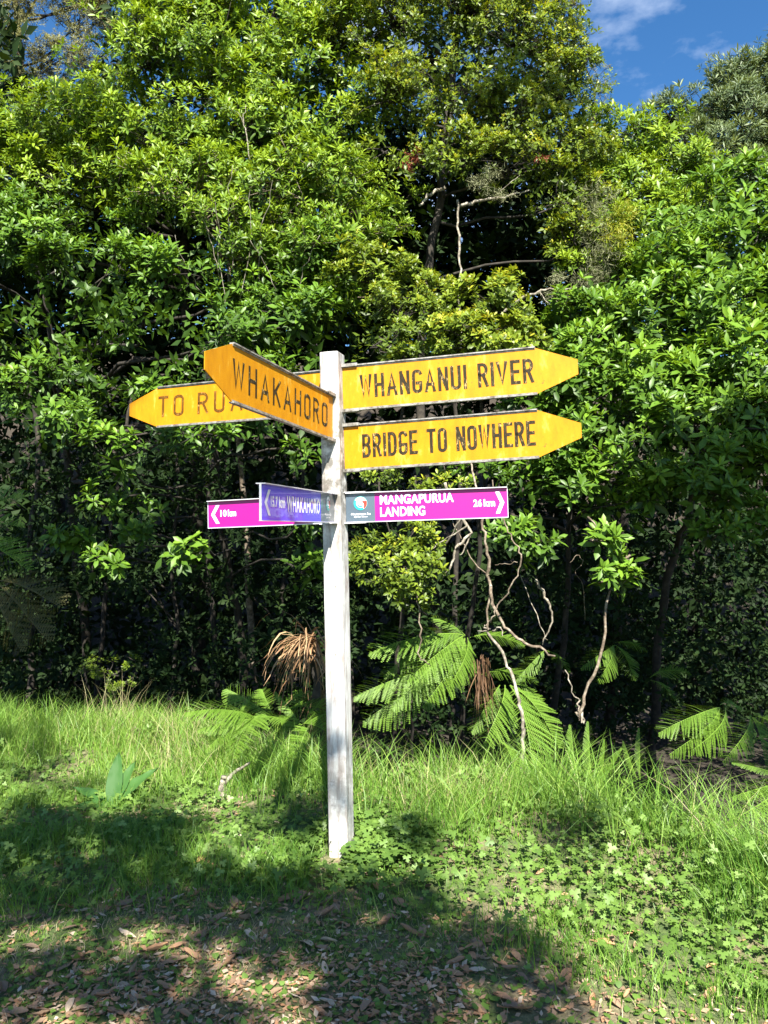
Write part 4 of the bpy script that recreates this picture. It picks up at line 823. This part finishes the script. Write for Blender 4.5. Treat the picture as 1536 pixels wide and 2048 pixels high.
# ------------------------------------------------------------------ strap leaves (dead cabbage tree / fern skirts), blades
def straps(name, label, cat, mat, C, ax, n, ln, wd, spread, droop, origin, tj=(0, 1)):
    V = []; T = []; tt = []; seg = 6
    for i in range(n):
        d = nrmz(np.array(ax) + rng.normal(0, spread, 3)); p = np.array(C) + rng.normal(0, .035, 3); L_ = ln * rng.uniform(.5, 1.15); w_ = wd * rng.uniform(.6, 1.2); t_ = rng.uniform(*tj)
        side = nrmz(np.cross(d, [0, 0, 1]) + rng.normal(0, .25, 3)); kink = rng.integers(2, 6); n0 = len(V)
        for k in range(seg + 1):
            u = k / seg; ww = w_ * (1 - u ** 2.2) * .5 + .0004
            V += [p - side * ww, p + side * ww]; tt += [t_, t_]
            d = nrmz(d + np.array([0, 0, -droop * (.3 + u)]) + (rng.normal(0, .35, 3) if k == kink else 0)); p = p + d * L_ / seg
        for k in range(seg): a = n0 + 2 * k; T += [(a, a + 1, a + 3), (a, a + 3, a + 2)]
    return tag(mobj(name, np.array(V), np.array(T), mat, None, np.array(tt), origin=np.array(origin, float)), label, cat)
c0 = at(622, 1285, 5.45)
straps('dead_strap_plant', 'tuft of dry orange brown strap leaves drooping just left of the post', 'dead plant', M_STRAW, c0, (-.3, -.35, .1), 120, .46, .012, .45, .55, (c0[0], c0[1], float(gz(c0[0], c0[1]))), (.2, 1))
stem('dead_cabbage_tree', 'stout dark stem carrying the dry strap leaves beside the post', [(640, 1520, 5.6, .05), (634, 1420, 5.58, .05), (628, 1300, 5.55, .05), (624, 1270, 5.5, .03)], B_BROWN, 'dead plant')
straps('dead_fern_skirt', 'hanging reddish brown skirt of dead fronds under the right tree fern', 'dead fronds', M_STRAW, at(965, 1320, 5.95), (0, -.1, -.9), 36, .55, .008, .13, .25, at(965, 1500, 5.95), (0, .35))
straps('dead_fern_skirt', 'brown hanging dead leaves low behind the foot of the post', 'dead fronds', M_STRAW, at(640, 1400, 5.75), (-.05, -.1, -.9), 80, .65, .012, .22, .25, at(640, 1500, 5.75), (0, .3))

# ------------------------------------------------------------------ grass and ground cover
def blades(name, label, X, Y, H, Wd, bend, tint, mat=G_GRASS, lean=None):
    n = len(X); Z = gz(X, Y) - .005; a = rng.random(n) * 6.283; dirv = np.stack([np.cos(a), np.sin(a)], 1)
    if lean is not None: dirv = nrmz(dirv + lean)
    f = rng.random(n) * 3.14; side = np.stack([np.cos(f), np.sin(f) * .6, np.zeros(n)], 1); us = np.array([0, .35, .7, 1.0]); V = np.zeros((n, 7, 3)); k = 0
    for i, u in enumerate(us):
        off = bend * H * u ** 1.8; zz = H * (u - .35 * bend * u ** 2.5)
        c = np.stack([X + dirv[:, 0] * off, Y + dirv[:, 1] * off, Z + zz], 1); ww = (Wd * (1 - .55 * u))[:, None] * side * .5
        if u < 1: V[:, k] = c - ww; V[:, k + 1] = c + ww; k += 2
        else: V[:, k] = c
    T = np.array([(0, 1, 3), (0, 3, 2), (2, 3, 5), (2, 5, 4), (4, 5, 6)]); T = (T[None] + (np.arange(n) * 7)[:, None, None]).reshape(-1, 3)
    return tag(mobj(name, V.reshape(-1, 3), T, mat, None, np.repeat(tint, 7)), label, 'grass', kind='stuff')

def patch_pts(n, xr, yr, fn):
    X = rng.uniform(*xr, n); Y = rng.uniform(*yr, n); k = (rng.random(n) < fn(X, Y)) & ~((X > -.32) & (X < -.16) & (Y > 3.86) & (Y < 4.04)); return X[k], Y[k]
def offpath(x, y):      # 0 on the bare foreground, 1 in the growth; path edge runs up to the left and down to the right
    e = np.interp(x, [-4, -2, -.9, -.2, .4, 1.0, 1.6, 3], [3.3, 3.6, 3.85, 3.72, 3.35, 3.0, 2.7, 2.3]) + .5 * (vnoise(x, y, 1.3) - .5)
    return np.clip((y - e) / .45 + .5, 0, 1)
def bank(x, y): return offpath(x, y) * np.clip((crest(x) + .35 - y) / .3, 0, 1)

X, Y = patch_pts(215000, (-5.5, 4.5), (2.3, 8.0), lambda x, y: bank(x, y) * (.22 + .78 * (vnoise(x, y, 2.6) > .42)) * ~((x > -.36) & (x < -.12) & (y > 3.6) & (y < 4.02)))
X = X[:50000]; Y = Y[:50000]; n = len(X); tall = np.clip((Y - crest(X) + 1.8) / 1.6, .25, 1)
H = (.09 + .42 * tall * np.clip(vnoise(X, Y, 2.6) - .2, 0, 1)) * rng.uniform(.45, 1.3, n)
blades('grass', 'green grass covering the bank around and behind the post', X, Y, H, rng.uniform(.003, .006, n), rng.uniform(.1, .9, n), np.clip(rng.beta(2, 2.6, n) * .7 + .35 * (vnoise(X, Y, 1.3) - .3) + .35 * (rng.random(n) < .07), 0, 1))
# long arching fringe along the crest
X, Y = patch_pts(170000, (-5.5, 4.5), (2.3, 8.2), lambda x, y: np.exp(-((y - crest(x) + .15) / .42) ** 2) * (.2 + .8 * (vnoise(x, y, 1.9) > .42)))
X = X[:9000]; Y = Y[:9000]; n = len(X)
blades('long_grass', 'long arching grass along the crest of the bank', X, Y, rng.uniform(.2, .5, n) * np.interp(X, [0, 1.2], [1, 1.15]), rng.uniform(.0035, .0065, n), rng.uniform(.3, 1.1, n), np.clip(rng.beta(2, 2, n) * .75 + .3 * (rng.random(n) < .12), 0, 1))
def seeds(px0, py0, d, spr, cnt, hh):
    c = at(px0, py0, d); X = rng.normal(c[0], spr, cnt); Y = rng.normal(c[1], spr * .7, cnt); return X, Y, rng.uniform(*hh, cnt)
A = [seeds(440, 1520, 5.6, .35, 500, (.2, .42)), seeds(230, 1450, 6.3, .10, 60, (.4, .65)), seeds(320, 1480, 6.1, .3, 260, (.2, .45)), seeds(900, 1640, 4.6, .25, 350, (.15, .35)), seeds(620, 1560, 5.3, .2, 200, (.2, .5))]
X = np.concatenate([a[0] for a in A]); Y = np.concatenate([a[1] for a in A]); H = np.concatenate([a[2] for a in A]); n = len(X)
blades('dry_grass', 'pale straw coloured dry grass stalks standing in the bank left of the post', X, Y, H, rng.uniform(.0022, .004, n), rng.uniform(.15, .7, n), rng.uniform(.86, 1.0, n))
# short wiry turf on the path
X, Y = patch_pts(90000, (-3.5, 3.0), (1.9, 4.4), lambda x, y: (1 - offpath(x, y)) * (.25 + .85 * (vnoise(x, y, 2.2) > .5)))
X = X[:24000]; Y = Y[:24000]; n = len(X)
blades('short_turf', 'short thin turf on the trodden ground in the foreground', X, Y, rng.uniform(.015, .06, n), rng.uniform(.002, .0035, n), rng.uniform(.3, 1.3, n), np.clip(rng.beta(2, 2, n) * .8 + .6 * (rng.random(n) < .4), 0, 1))

def trefoil():
    V = [(0, 0, 0)]; ring = []
    for k in range(3):
        base = k * 120
        for a, r in ((-50, .32), (-36, .82), (-19, .72), (0, 1.0), (19, .72), (36, .82), (50, .32)):
            an = R(base + a); V.append((r * math.cos(an) * .5, r * math.sin(an) * .5, .07 * (r - .3) - .13 * r * r + (.03 if abs(a) < 20 else 0)))
    n = len(V) - 1; T = [(0, 1 + i, 1 + (i + 1) % n) for i in range(n)]
    return np.array(V), np.array(T)
def simple_cover():
    V = [(0, 0, 0)]
    for i in range(7):
        a = i * 2 * math.pi / 7 + .3; r = .5 if i % 2 else .38; V.append((r * math.cos(a), r * math.sin(a), -.04))
    return np.array(V), np.array([(0, 1 + i, 1 + (i + 1) % 7) for i in range(7)])
TF = trefoil(); SCV = simple_cover()
def cover(name, label, X, Y, size, hgt, tpl, tint, tilt=.48):
    n = len(X); P = np.stack([X, Y, gz(X, Y) + hgt], 1); a = rng.random(n) * 6.283
    d = np.stack([np.cos(a), np.sin(a), rng.normal(0, .15, n)], 1); nn = rng.normal(0, tilt, (n, 3)) + np.array([0, -.3, 1.0])
    V, T, tt = expand(tpl, P, basis(d, nn), size, tint)
    return tag(mobj(name, V, T, G_COVER, None, tt), label, 'ground cover', kind='stuff')
fnb = lambda x, y: bank(x, y) * np.clip(np.interp(x, [-4, -1.3, -.3, .3, .9, 2.6], [.9, .8, .9, .45, .9, 1.0]) - .55 * (y > crest(x) - .9) * (x < .6), 0.05, 1) * (.5 + .5 * (vnoise(x, y, 1.9) > .40))
X, Y = patch_pts(90000, (-4.5, 4.2), (2.2, 7.4), fnb); X = X[:11500]; Y = Y[:11500]; n = len(X)
cover('creeping_weed', 'creeping lobed green weed leaves spread over the bank', X, Y, rng.uniform(.026, .062, n), np.abs(rng.normal(0, 1, n)) * .045 * np.interp(X, [-1, 1.2], [1, 1.8]) + .015, TF, rng.beta(2, 2, n))
X, Y = patch_pts(60000, (-3.6, 3.0), (1.9, 4.6), lambda x, y: (1 - .8 * offpath(x, y)) * (.25 + .75 * (vnoise(x, y, 1.6) > .52))); X = X[:15000]; Y = Y[:15000]; n = len(X)
cover('creeping_weed', 'small clover like leaves creeping over the shaded bare ground in front', X, Y, rng.uniform(.014, .036, n), rng.uniform(.004, .022, n), SCV, rng.beta(2, 2, n) * .8, .3)
# dense weeds round the foot of the post
a = rng.random(900) * 6.28; r = np.abs(rng.normal(0, .22, 900)) + .06; X = PB[0] + .12 + r * np.cos(a) * 1.2; Y = PB[1] - .05 + r * np.sin(a) * .8
k = ((np.abs(X - PB[0]) > .085) | (np.abs(Y - PB[1]) > .085)) & ~((X > -.34) & (X < -.20) & (Y > 3.82) & (Y < 4.1)); X, Y = X[k], Y[k]; n = len(X)
cover('weed_clump', 'clump of lobed green weeds growing round the foot of the white post', X, Y, rng.uniform(.045, .085, n), rng.uniform(.02, .11, n), TF, rng.beta(2, 2.5, n) * .8)

# ---- broad leaved dock plant, stump, seedlings
def dock(px, py, d, label, spec):
    c = at(px, py, d); c[2] = float(gz(c[0], c[1])); root = empty('broadleaf_weed', c, label, 'weed')
    for (az, el, ln) in spec:
        seg = 7; V = []; T = []; w_ = .30
        for i in range(seg + 1):
            u = i / seg; ww = w_ * math.sin(math.pi * (.06 + .94 * u) ** .8) ** .8 * .5 if i < seg else .0
            z = -.25 * u * u
            for s_ in (-1, -.5, 0, .5, 1): V.append((u, s_ * ww, z + .10 * abs(s_) * w_ + .015 * math.sin(i * 2.6 + s_ * 4)))
        for i in range(seg):
            for j in range(4): a = i * 5 + j; T += [(a, a + 5, a + 6), (a, a + 6, a + 1)]
        me = mesh_np('leaf', np.array(V), np.array(T), G_DOCK, np.full(len(V), random.random()))
        o = bpy.data.objects.new('leaf', me); dv = np.array([math.cos(R(az)) * math.cos(R(el)), math.sin(R(az)) * math.cos(R(el)), math.sin(R(el))])
        B = basis(dv[None], np.array([[0, -.35, 1.]]))[0]; M = Matrix(B.tolist()).to_4x4() @ Matrix.Scale(ln, 4); o.matrix_local = M; link(o, root)
dock(225, 1605, 4.95, 'broad leaved weed with big upright blue green leaves in the left grass', [(100, 70, .34), (170, 30, .30), (20, 48, .34), (215, 20, .25), (60, 62, .30), (-40, 15, .2)])
dock(300, 1680, 4.6, 'smaller broad leaved weed lying flat in the shade in front of the bigger one', [(10, 15, .24), (170, 12, .2), (-60, 10, .18), (80, 25, .2)])

def stump():
    c = at(446, 1625, 4.95); c[2] = float(gz(c[0], c[1])) - .02
    p = [(*at(446, 1632, 4.95), .040), (*at(446, 1600, 4.95), .042), (*at(444, 1575, 4.96), .028), (*at(449, 1552, 4.97), .018)]
    Q = smooth_path(p, 6, .003); tb = Tubes(); tb.add(Q[:, :3], Q[:, 3] * rng.uniform(.8, 1.2, len(Q)), 9)
    q = [(*at(449, 1568, 4.97), .014), (*at(470, 1545, 4.95), .012), (*at(500, 1525, 4.9), .006)]; Q = smooth_path(q, 5, .002); tb.add(Q[:, :3], Q[:, 3], 7)
    tag(tb.build('tree_stump', B_PALE, None, c), 'small bleached broken stump with one side shoot in the lit grass', 'stump')
stump()
# small pale shrub with tiny leaves at the top of the left bank
tree('seedling_shrub', 'small pale green twiggy shrub on the crest of the left bank', 'shrub', G_SMALL, [(*at(215, 1440, 6.9), .012), (*at(212, 1400, 6.9), .010), (*at(208, 1350, 6.9), .006)],
     [(205, 1345, 6.8, 32, 24, .8), (240, 1370, 6.8, 25, 20, .6), (255, 1330, 6.9, 20, 16, .5)], leaf=.03, lw=.5, nleaf=7, clump=.08, per=8, tint=.45, cheap=True, parts=0, fill=0, limb_r=.005, twig=.002)
for (px, py, d, lab) in [(930, 1580, 4.75, 'leafy green herb in the grass right of the post'), (1015, 1530, 5.0, 'leafy green herb below the leaning bare trunk'), (1480, 1670, 4.05, 'small leafy herb at the right end of the grass crest'), (300, 1470, 6.0, 'leafy green herb in the left grass below the pale shrub'), (820, 1560, 4.9, 'low leafy herb close to the right of the post')]:
    g = at(px, py, d); z = float(gz(g[0], g[1])); m = 26
    lv = Leaves(); e = nrmz(rng.normal(0, 1, (m, 3)) + [0, 0, .6]); P = np.array([g[0], g[1], z + .10]) + e * np.array([.16, .12, .11]) * rng.uniform(.5, 1, (m, 1))
    sprigs(lv, P, nrmz(e + [0, -.2, .9]), rng.uniform(.04, .06, m), 7, rng.uniform(.5, .9, m), (30, 85))
    p, dd, nn, s, t = lv.cat(); V, T, tt = expand(leaf_template(.45), p, basis(dd, nn), s, t)
    root = empty('herb', (g[0], g[1], z), lab, 'herb'); mobj('foliage', V, T, G_COVER, root, tt, origin=np.array([g[0], g[1], z]))
    tb = Tubes(); [limb(tb, (g[0], g[1], z), P[q], .0025, .0015, 4, .1, 4) for q in range(0, m, 3)]; tb.build('stems', B_TAN, root, np.array([g[0], g[1], z]))

# ------------------------------------------------------------------ fallen leaves
def dead_mesh(seed):
    r = np.random.default_rng(seed); V = []; T = []; nx, ny = 7, 5; w_ = r.uniform(.32, .52); curl = r.uniform(.3, 1.2) * r.choice([-1, 1, 1]); arch = r.uniform(-.2, .5)
    for i in range(nx):
        u = i / (nx - 1); ww = w_ * (math.sin(math.pi * (.04 + .92 * u)) ** .75) * (1 + r.normal(0, .10))
        for j in range(ny):
            s_ = (j / (ny - 1) - .5); ang = s_ * curl * 2
            y = (math.sin(ang) / (curl * 2) if abs(curl) > .05 else s_) * ww * 2 * .5; z = (1 - math.cos(ang)) * ww * .6 * (1 if curl > 0 else 1) + arch * (u - .5) ** 2 + r.normal(0, .014)
            V.append((u - .5, y, z))
    for i in range(nx - 1):
        for j in range(ny - 1): a = i * ny + j; T += [(a, a + ny, a + ny + 1), (a, a + ny + 1, a + 1)]
    V += [(-.5, -.008, 0), (-.5, .008, 0), (-.62, 0, .02)]; T.append((len(V) - 3, len(V) - 2, len(V) - 1))
    return np.array(V), np.array(T)
DT = [dead_mesh(s) for s in range(9)]
dm = [[mesh_np('fallen_leaf', DT[i][0], DT[i][1], M_DEAD, np.full(len(DT[i][0]), t)) for t in (.30, .45, .58, .74, .93)] for i in range(9)]
cols = ['dull brown', 'brown', 'warm brown', 'orange brown', 'pale bleached']
def fallen(px, py, ln_px, ci, yaw=None, lift=.008):
    # ground hit
    d = 3.0
    for _ in range(12):
        q = at(px, py, d); zg = float(gz(q[0], q[1])); d = d * (EYE - zg) / (EYE - q[2]); d = max(1.5, min(d, 9))
    q = at(px, py, d); zg = float(gz(q[0], q[1])); s = ln_px * d / F
    o = bpy.data.objects.new('fallen_leaf', dm[random.randrange(9)][ci]); o.location = (q[0], q[1], zg + lift + s * .05)
    o.rotation_euler = (random.gauss(0, .28), random.gauss(0, .28), random.uniform(0, 6.28) if yaw is None else yaw); o.scale = (s, s, s); link(o)
    zone = 'on the shaded foreground path' if py > 1760 and px < 960 else ('among the weeds at the lower right' if px >= 960 else ('in the grass left of the post' if px < 650 else 'in the weeds right of the post'))
    tag(o, f'curled {cols[ci]} dead leaf lying {zone}', 'leaf', f'{cols[ci]} fallen leaves {zone}')
spots = [(395, 1728, 34, 3), (422, 1735, 44, 3), (400, 1748, 36, 3), (160, 1722, 24, 3), (65, 1712, 28, 2), (315, 1905, 48, 3), (345, 1928, 60, 1), (385, 1920, 50, 2), (330, 1982, 46, 2), (265, 1950, 40, 1), (280, 1965, 30, 1), (150, 1858, 46, 1), (60, 1900, 36, 1), (65, 1950, 40, 2), (130, 1940, 44, 1), (190, 1788, 30, 4),
         (355, 1802, 28, 4), (470, 1815, 44, 1), (490, 1828, 40, 1), (490, 1845, 50, 1), (600, 1800, 44, 1), (655, 1810, 40, 1), (680, 1850, 36, 2), (600, 1868, 30, 3), (525, 1875, 32, 2), (610, 1890, 56, 4), (650, 1945, 44, 4), (690, 1975, 32, 3), (770, 1995, 40, 1), (655, 2010, 34, 4), (400, 1880, 50, 0), (460, 1930, 40, 2), (230, 2030, 44, 2), (155, 2010, 46, 1), (165, 2025, 40, 1), (30, 2030, 56, 1), (75, 2025, 50, 1), (10, 1985, 50, 0), (370, 2035, 40, 2), (820, 1870, 50, 2), (845, 1868, 40, 1),
         (975, 1885, 60, 3), (945, 1915, 36, 3), (1000, 1930, 40, 3), (955, 1945, 34, 4), (1065, 1885, 30, 2), (1210, 1892, 44, 3), (1265, 1870, 30, 3), (1185, 1870, 26, 4), (1130, 1968, 50, 3), (1120, 1980, 30, 2), (1212, 1965, 34, 3), (1255, 1995, 32, 3), (1420, 1995, 40, 2), (1425, 1938, 30, 3), (1005, 2000, 44, 2), (1030, 2025, 70, 3), (1080, 1748, 24, 2), (1000, 1670, 26, 1), (910, 1700, 34, 4), (880, 1690, 24, 4), (780, 1840, 34, 2), (800, 1700, 24, 4), (1180, 1755, 30, 0), (375, 1645, 20, 3), (480, 1720, 30, 4), (165, 1610, 18, 3), (1510, 1960, 26, 4), (60, 1740, 18, 4)]
for s in spots: fallen(*s)
for _ in range(150):
    px = random.uniform(-60, 1100) if random.random() < .8 else random.uniform(700, 1500); py = random.uniform(1775, 2047)
    if px > 950 and py < 1840: continue
    fallen(px, py, random.uniform(18, 44), random.choice([0, 0, 1, 1, 2, 2, 3, 4]))
# crumbs of leaf litter too small to pick apart
def litter():
    X, Y = patch_pts(70000, (-3.4, 2.8), (1.9, 4.9), lambda x, y: (1 - .92 * offpath(x, y)) * (.3 + .7 * (vnoise(x, y, 1.4) > .42))); X = X[:22000]; Y = Y[:22000]; n = len(X)
    P = np.stack([X, Y, gz(X, Y) + rng.uniform(.003, .014, n)], 1); a = rng.random(n) * 6.283; d = np.stack([np.cos(a), np.sin(a), rng.normal(0, .12, n)], 1); nn = rng.normal(0, .35, (n, 3)) + [0, 0, 1]
    V, T, tt = expand(cheap_template(.45, -.15), P, basis(d, nn), rng.uniform(.012, .045, n), rng.uniform(.3, .97, n))
    tag(mobj('leaf_litter', V, T, M_DEAD, None, tt), 'crumbled brown leaf litter and chips over the foreground path', 'leaf litter', kind='stuff')
litter()
# twigs on the path
for (x0, y0, x1, y1, lab, m_) in [(705, 2000, 745, 2010, 'short pale stick lying on the path at the bottom centre', B_PALE), (520, 1925, 552, 1898, 'thin tan twig lying on the path below the post', B_TAN), (690, 1868, 770, 1850, 'long thin twig on the path below the post foot', B_TAN)]:
    def gp(px, py):
        d = 3.
        for _ in range(12):
            q = at(px, py, d); d = d * (EYE - float(gz(q[0], q[1]))) / (EYE - q[2])
        q = at(px, py, d); q[2] = float(gz(q[0], q[1])) + .012; return q
    a, b = gp(x0, y0), gp(x1, y1); tb = Tubes(); limb(tb, a, b, .0065 if m_ is B_PALE else .002, .002, 6, .06, 6); tag(tb.build('twig', m_, None, a), lab, 'twig')

# ------------------------------------------------------------------ trees behind the camera that shade the foreground
SPR = [(110, 830, 6.4), (225, 915, 6.3), (430, 880, 6.3), (500, 830, 6.8), (210, 1000, 6.6), (195, 1130, 6.2), (390, 1115, 6.2), (600, 1050, 6.6), (840, 1320, 6.1), (1060, 1450, 5.8), (550, 1420, 5.4), (1400, 1460, 5.6), (1240, 1120, 5.9)]
def shade_tree():
    # patches of shade on the bank, traced back along the sun to crown height
    E = [(60, 1600, 180, 80), (-250, 1600, 250, 160), (150, 1720, 330, 90), (450, 1800, 300, 45), (590, 1655, 75, 55), (600, 1800, 260, 60), (300, 1650, 90, 50), (300, 1900, 600, 130), (750, 1900, 260, 110), (860, 1800, 60, 60), (850, 2010, 330, 90), (-100, 1900, 400, 200), (840, 1700, 45, 40), (300, 2150, 900, 140), (1130, 1690, 60, 25), (1000, 1900, 90, 40), (60, 1500, 110, 40), (220, 1575, 90, 60), (200, 1660, 160, 40), (180, 1990, 330, 70), (500, 1880, 260, 50)]
    P = []
    for (cx, cy, rx, ry) in E:
        m = int(rx * ry * (.0038 if cy < 1760 else .0013)) + 3
        for _ in range(m):
            a = random.random() * 6.283; r = math.sqrt(random.random()) * random.uniform(.75, 1.22); px = cx + r * rx * math.cos(a); py = cy + r * ry * math.sin(a)
            if py < 1460: continue
            if py > 2046: py = 2046 + (py - 2046) * .9
            dy = math.cos(PITCH) - (1024 - py) / F * math.sin(PITCH); dz = math.sin(PITCH) + (1024 - py) / F * math.cos(PITCH)
            k = -(EYE) / dz; G = np.array([(px - 768) / F * k, dy * k, 0.0])
            if vnoise(G[0], G[1], 3.3) > .70: continue
            h = (G[1] + 2.2 + abs(random.gauss(0, 1.6))) * math.tan(R(SUN_EL))
            P.append(G + SD * h / SD[2])
    # and on the front of the bush under the canopy
    for (cx, cy, rx, ry, d, cnt) in [(60, 1250, 260, 170, 6.9, 230), (330, 1230, 240, 170, 7.0, 260), (540, 1180, 110, 160, 6.8, 110), (330, 1000, 300, 120, 6.8, 150), (60, 980, 150, 130, 6.8, 80), (1400, 1230, 190, 170, 6.6, 230), (1480, 1400, 160, 100, 6.2, 70), (1230, 1250, 110, 120, 6.8, 60), (780, 1420, 130, 80, 6.6, 50), (-250, 1150, 250, 300, 7, 120), (1000, 480, 120, 90, 9.4, 60), (240, 440, 150, 40, 9.3, 40), (760, 1490, 120, 30, 6.6, 60), (1330, 1500, 200, 60, 5.8, 120), (1470, 1530, 130, 60, 5.4, 90), (400, 1400, 300, 40, 7.6, 60)]:
        for _ in range(int(cnt * 1.5)):
            a = random.random() * 6.283; r = math.sqrt(random.random()); T_ = at(cx + r * rx * math.cos(a), cy + r * ry * math.sin(a), d)
            k4 = (T_[1] - 4.0) / -SD[1]; q4 = T_ + SD * k4
            if q4[2] < 3.0 and abs(q4[0]) < 1.9: continue
            k = (T_[1] + 2.2 + abs(random.gauss(0, 1.0))) / -SD[1]; P.append(T_ + SD * k)
    P = np.array(P)
    q4 = P - SD * ((P[:, 1] - 4.0) / SD[1])[:, None]      # where each leaf's shadow crosses the boards: leave them in the sun
    hit = (q4[:, 2] > 1.4) & (q4[:, 2] < 3.45) & (q4[:, 0] > -2.1) & (q4[:, 0] < 1.55); P = P[~hit]
    for (sx, sy, sd) in SPR:                     # openings that let sun reach the hanging sprays
        C = at(sx, sy, sd); q = P - SD * ((P[:, 1] - C[1]) / SD[1])[:, None]; P = P[np.hypot(q[:, 0] - C[0], q[:, 2] - C[2]) > .40]
    m = len(P); base = np.array([-3.4, -4.2, 0.]); root = empty('broadleaf_tree', base, 'broad tree standing behind the viewer that shades the path', 'tree')
    tb = Tubes(); tb.add(np.array([base, base + [.2, .5, 1.8], base + [.7, 1.2, 3.6], base + [1.2, 2.0, 5.6]]), [.2, .17, .13, .08], 9); tb.build('trunk', B_BROWN, root, base)
    tw = Tubes(); cs = base + [1.0, 1.7, 4.6]
    for i in [i for i in range(0, m, 30) if P[i, 0] < -3.2]: limb(tw, cs, P[i], .035, .008, 5, .08, 5)
    tw.build('branches', B_BROWN, root, base)
    lv = Leaves(); sprigs(lv, P, nrmz(rng.normal(0, .4, (m, 3)) + [0, 0, 1]), rng.uniform(.13, .19, m), 8, rng.uniform(.3, .8, m), (40, 100))
    p, d, nn, s, t = lv.cat(); V, T, tt = expand(cheap_template(.45), p, basis(d, nn), s, t)
    o = mobj('crown', V, T, G_MAHOE2, root, tt, origin=base); o['kind'] = 'stuff'; print('shade sprigs', m)
shade_tree()
TOTAL = sum(len(m.polygons) for m in bpy.data.meshes)
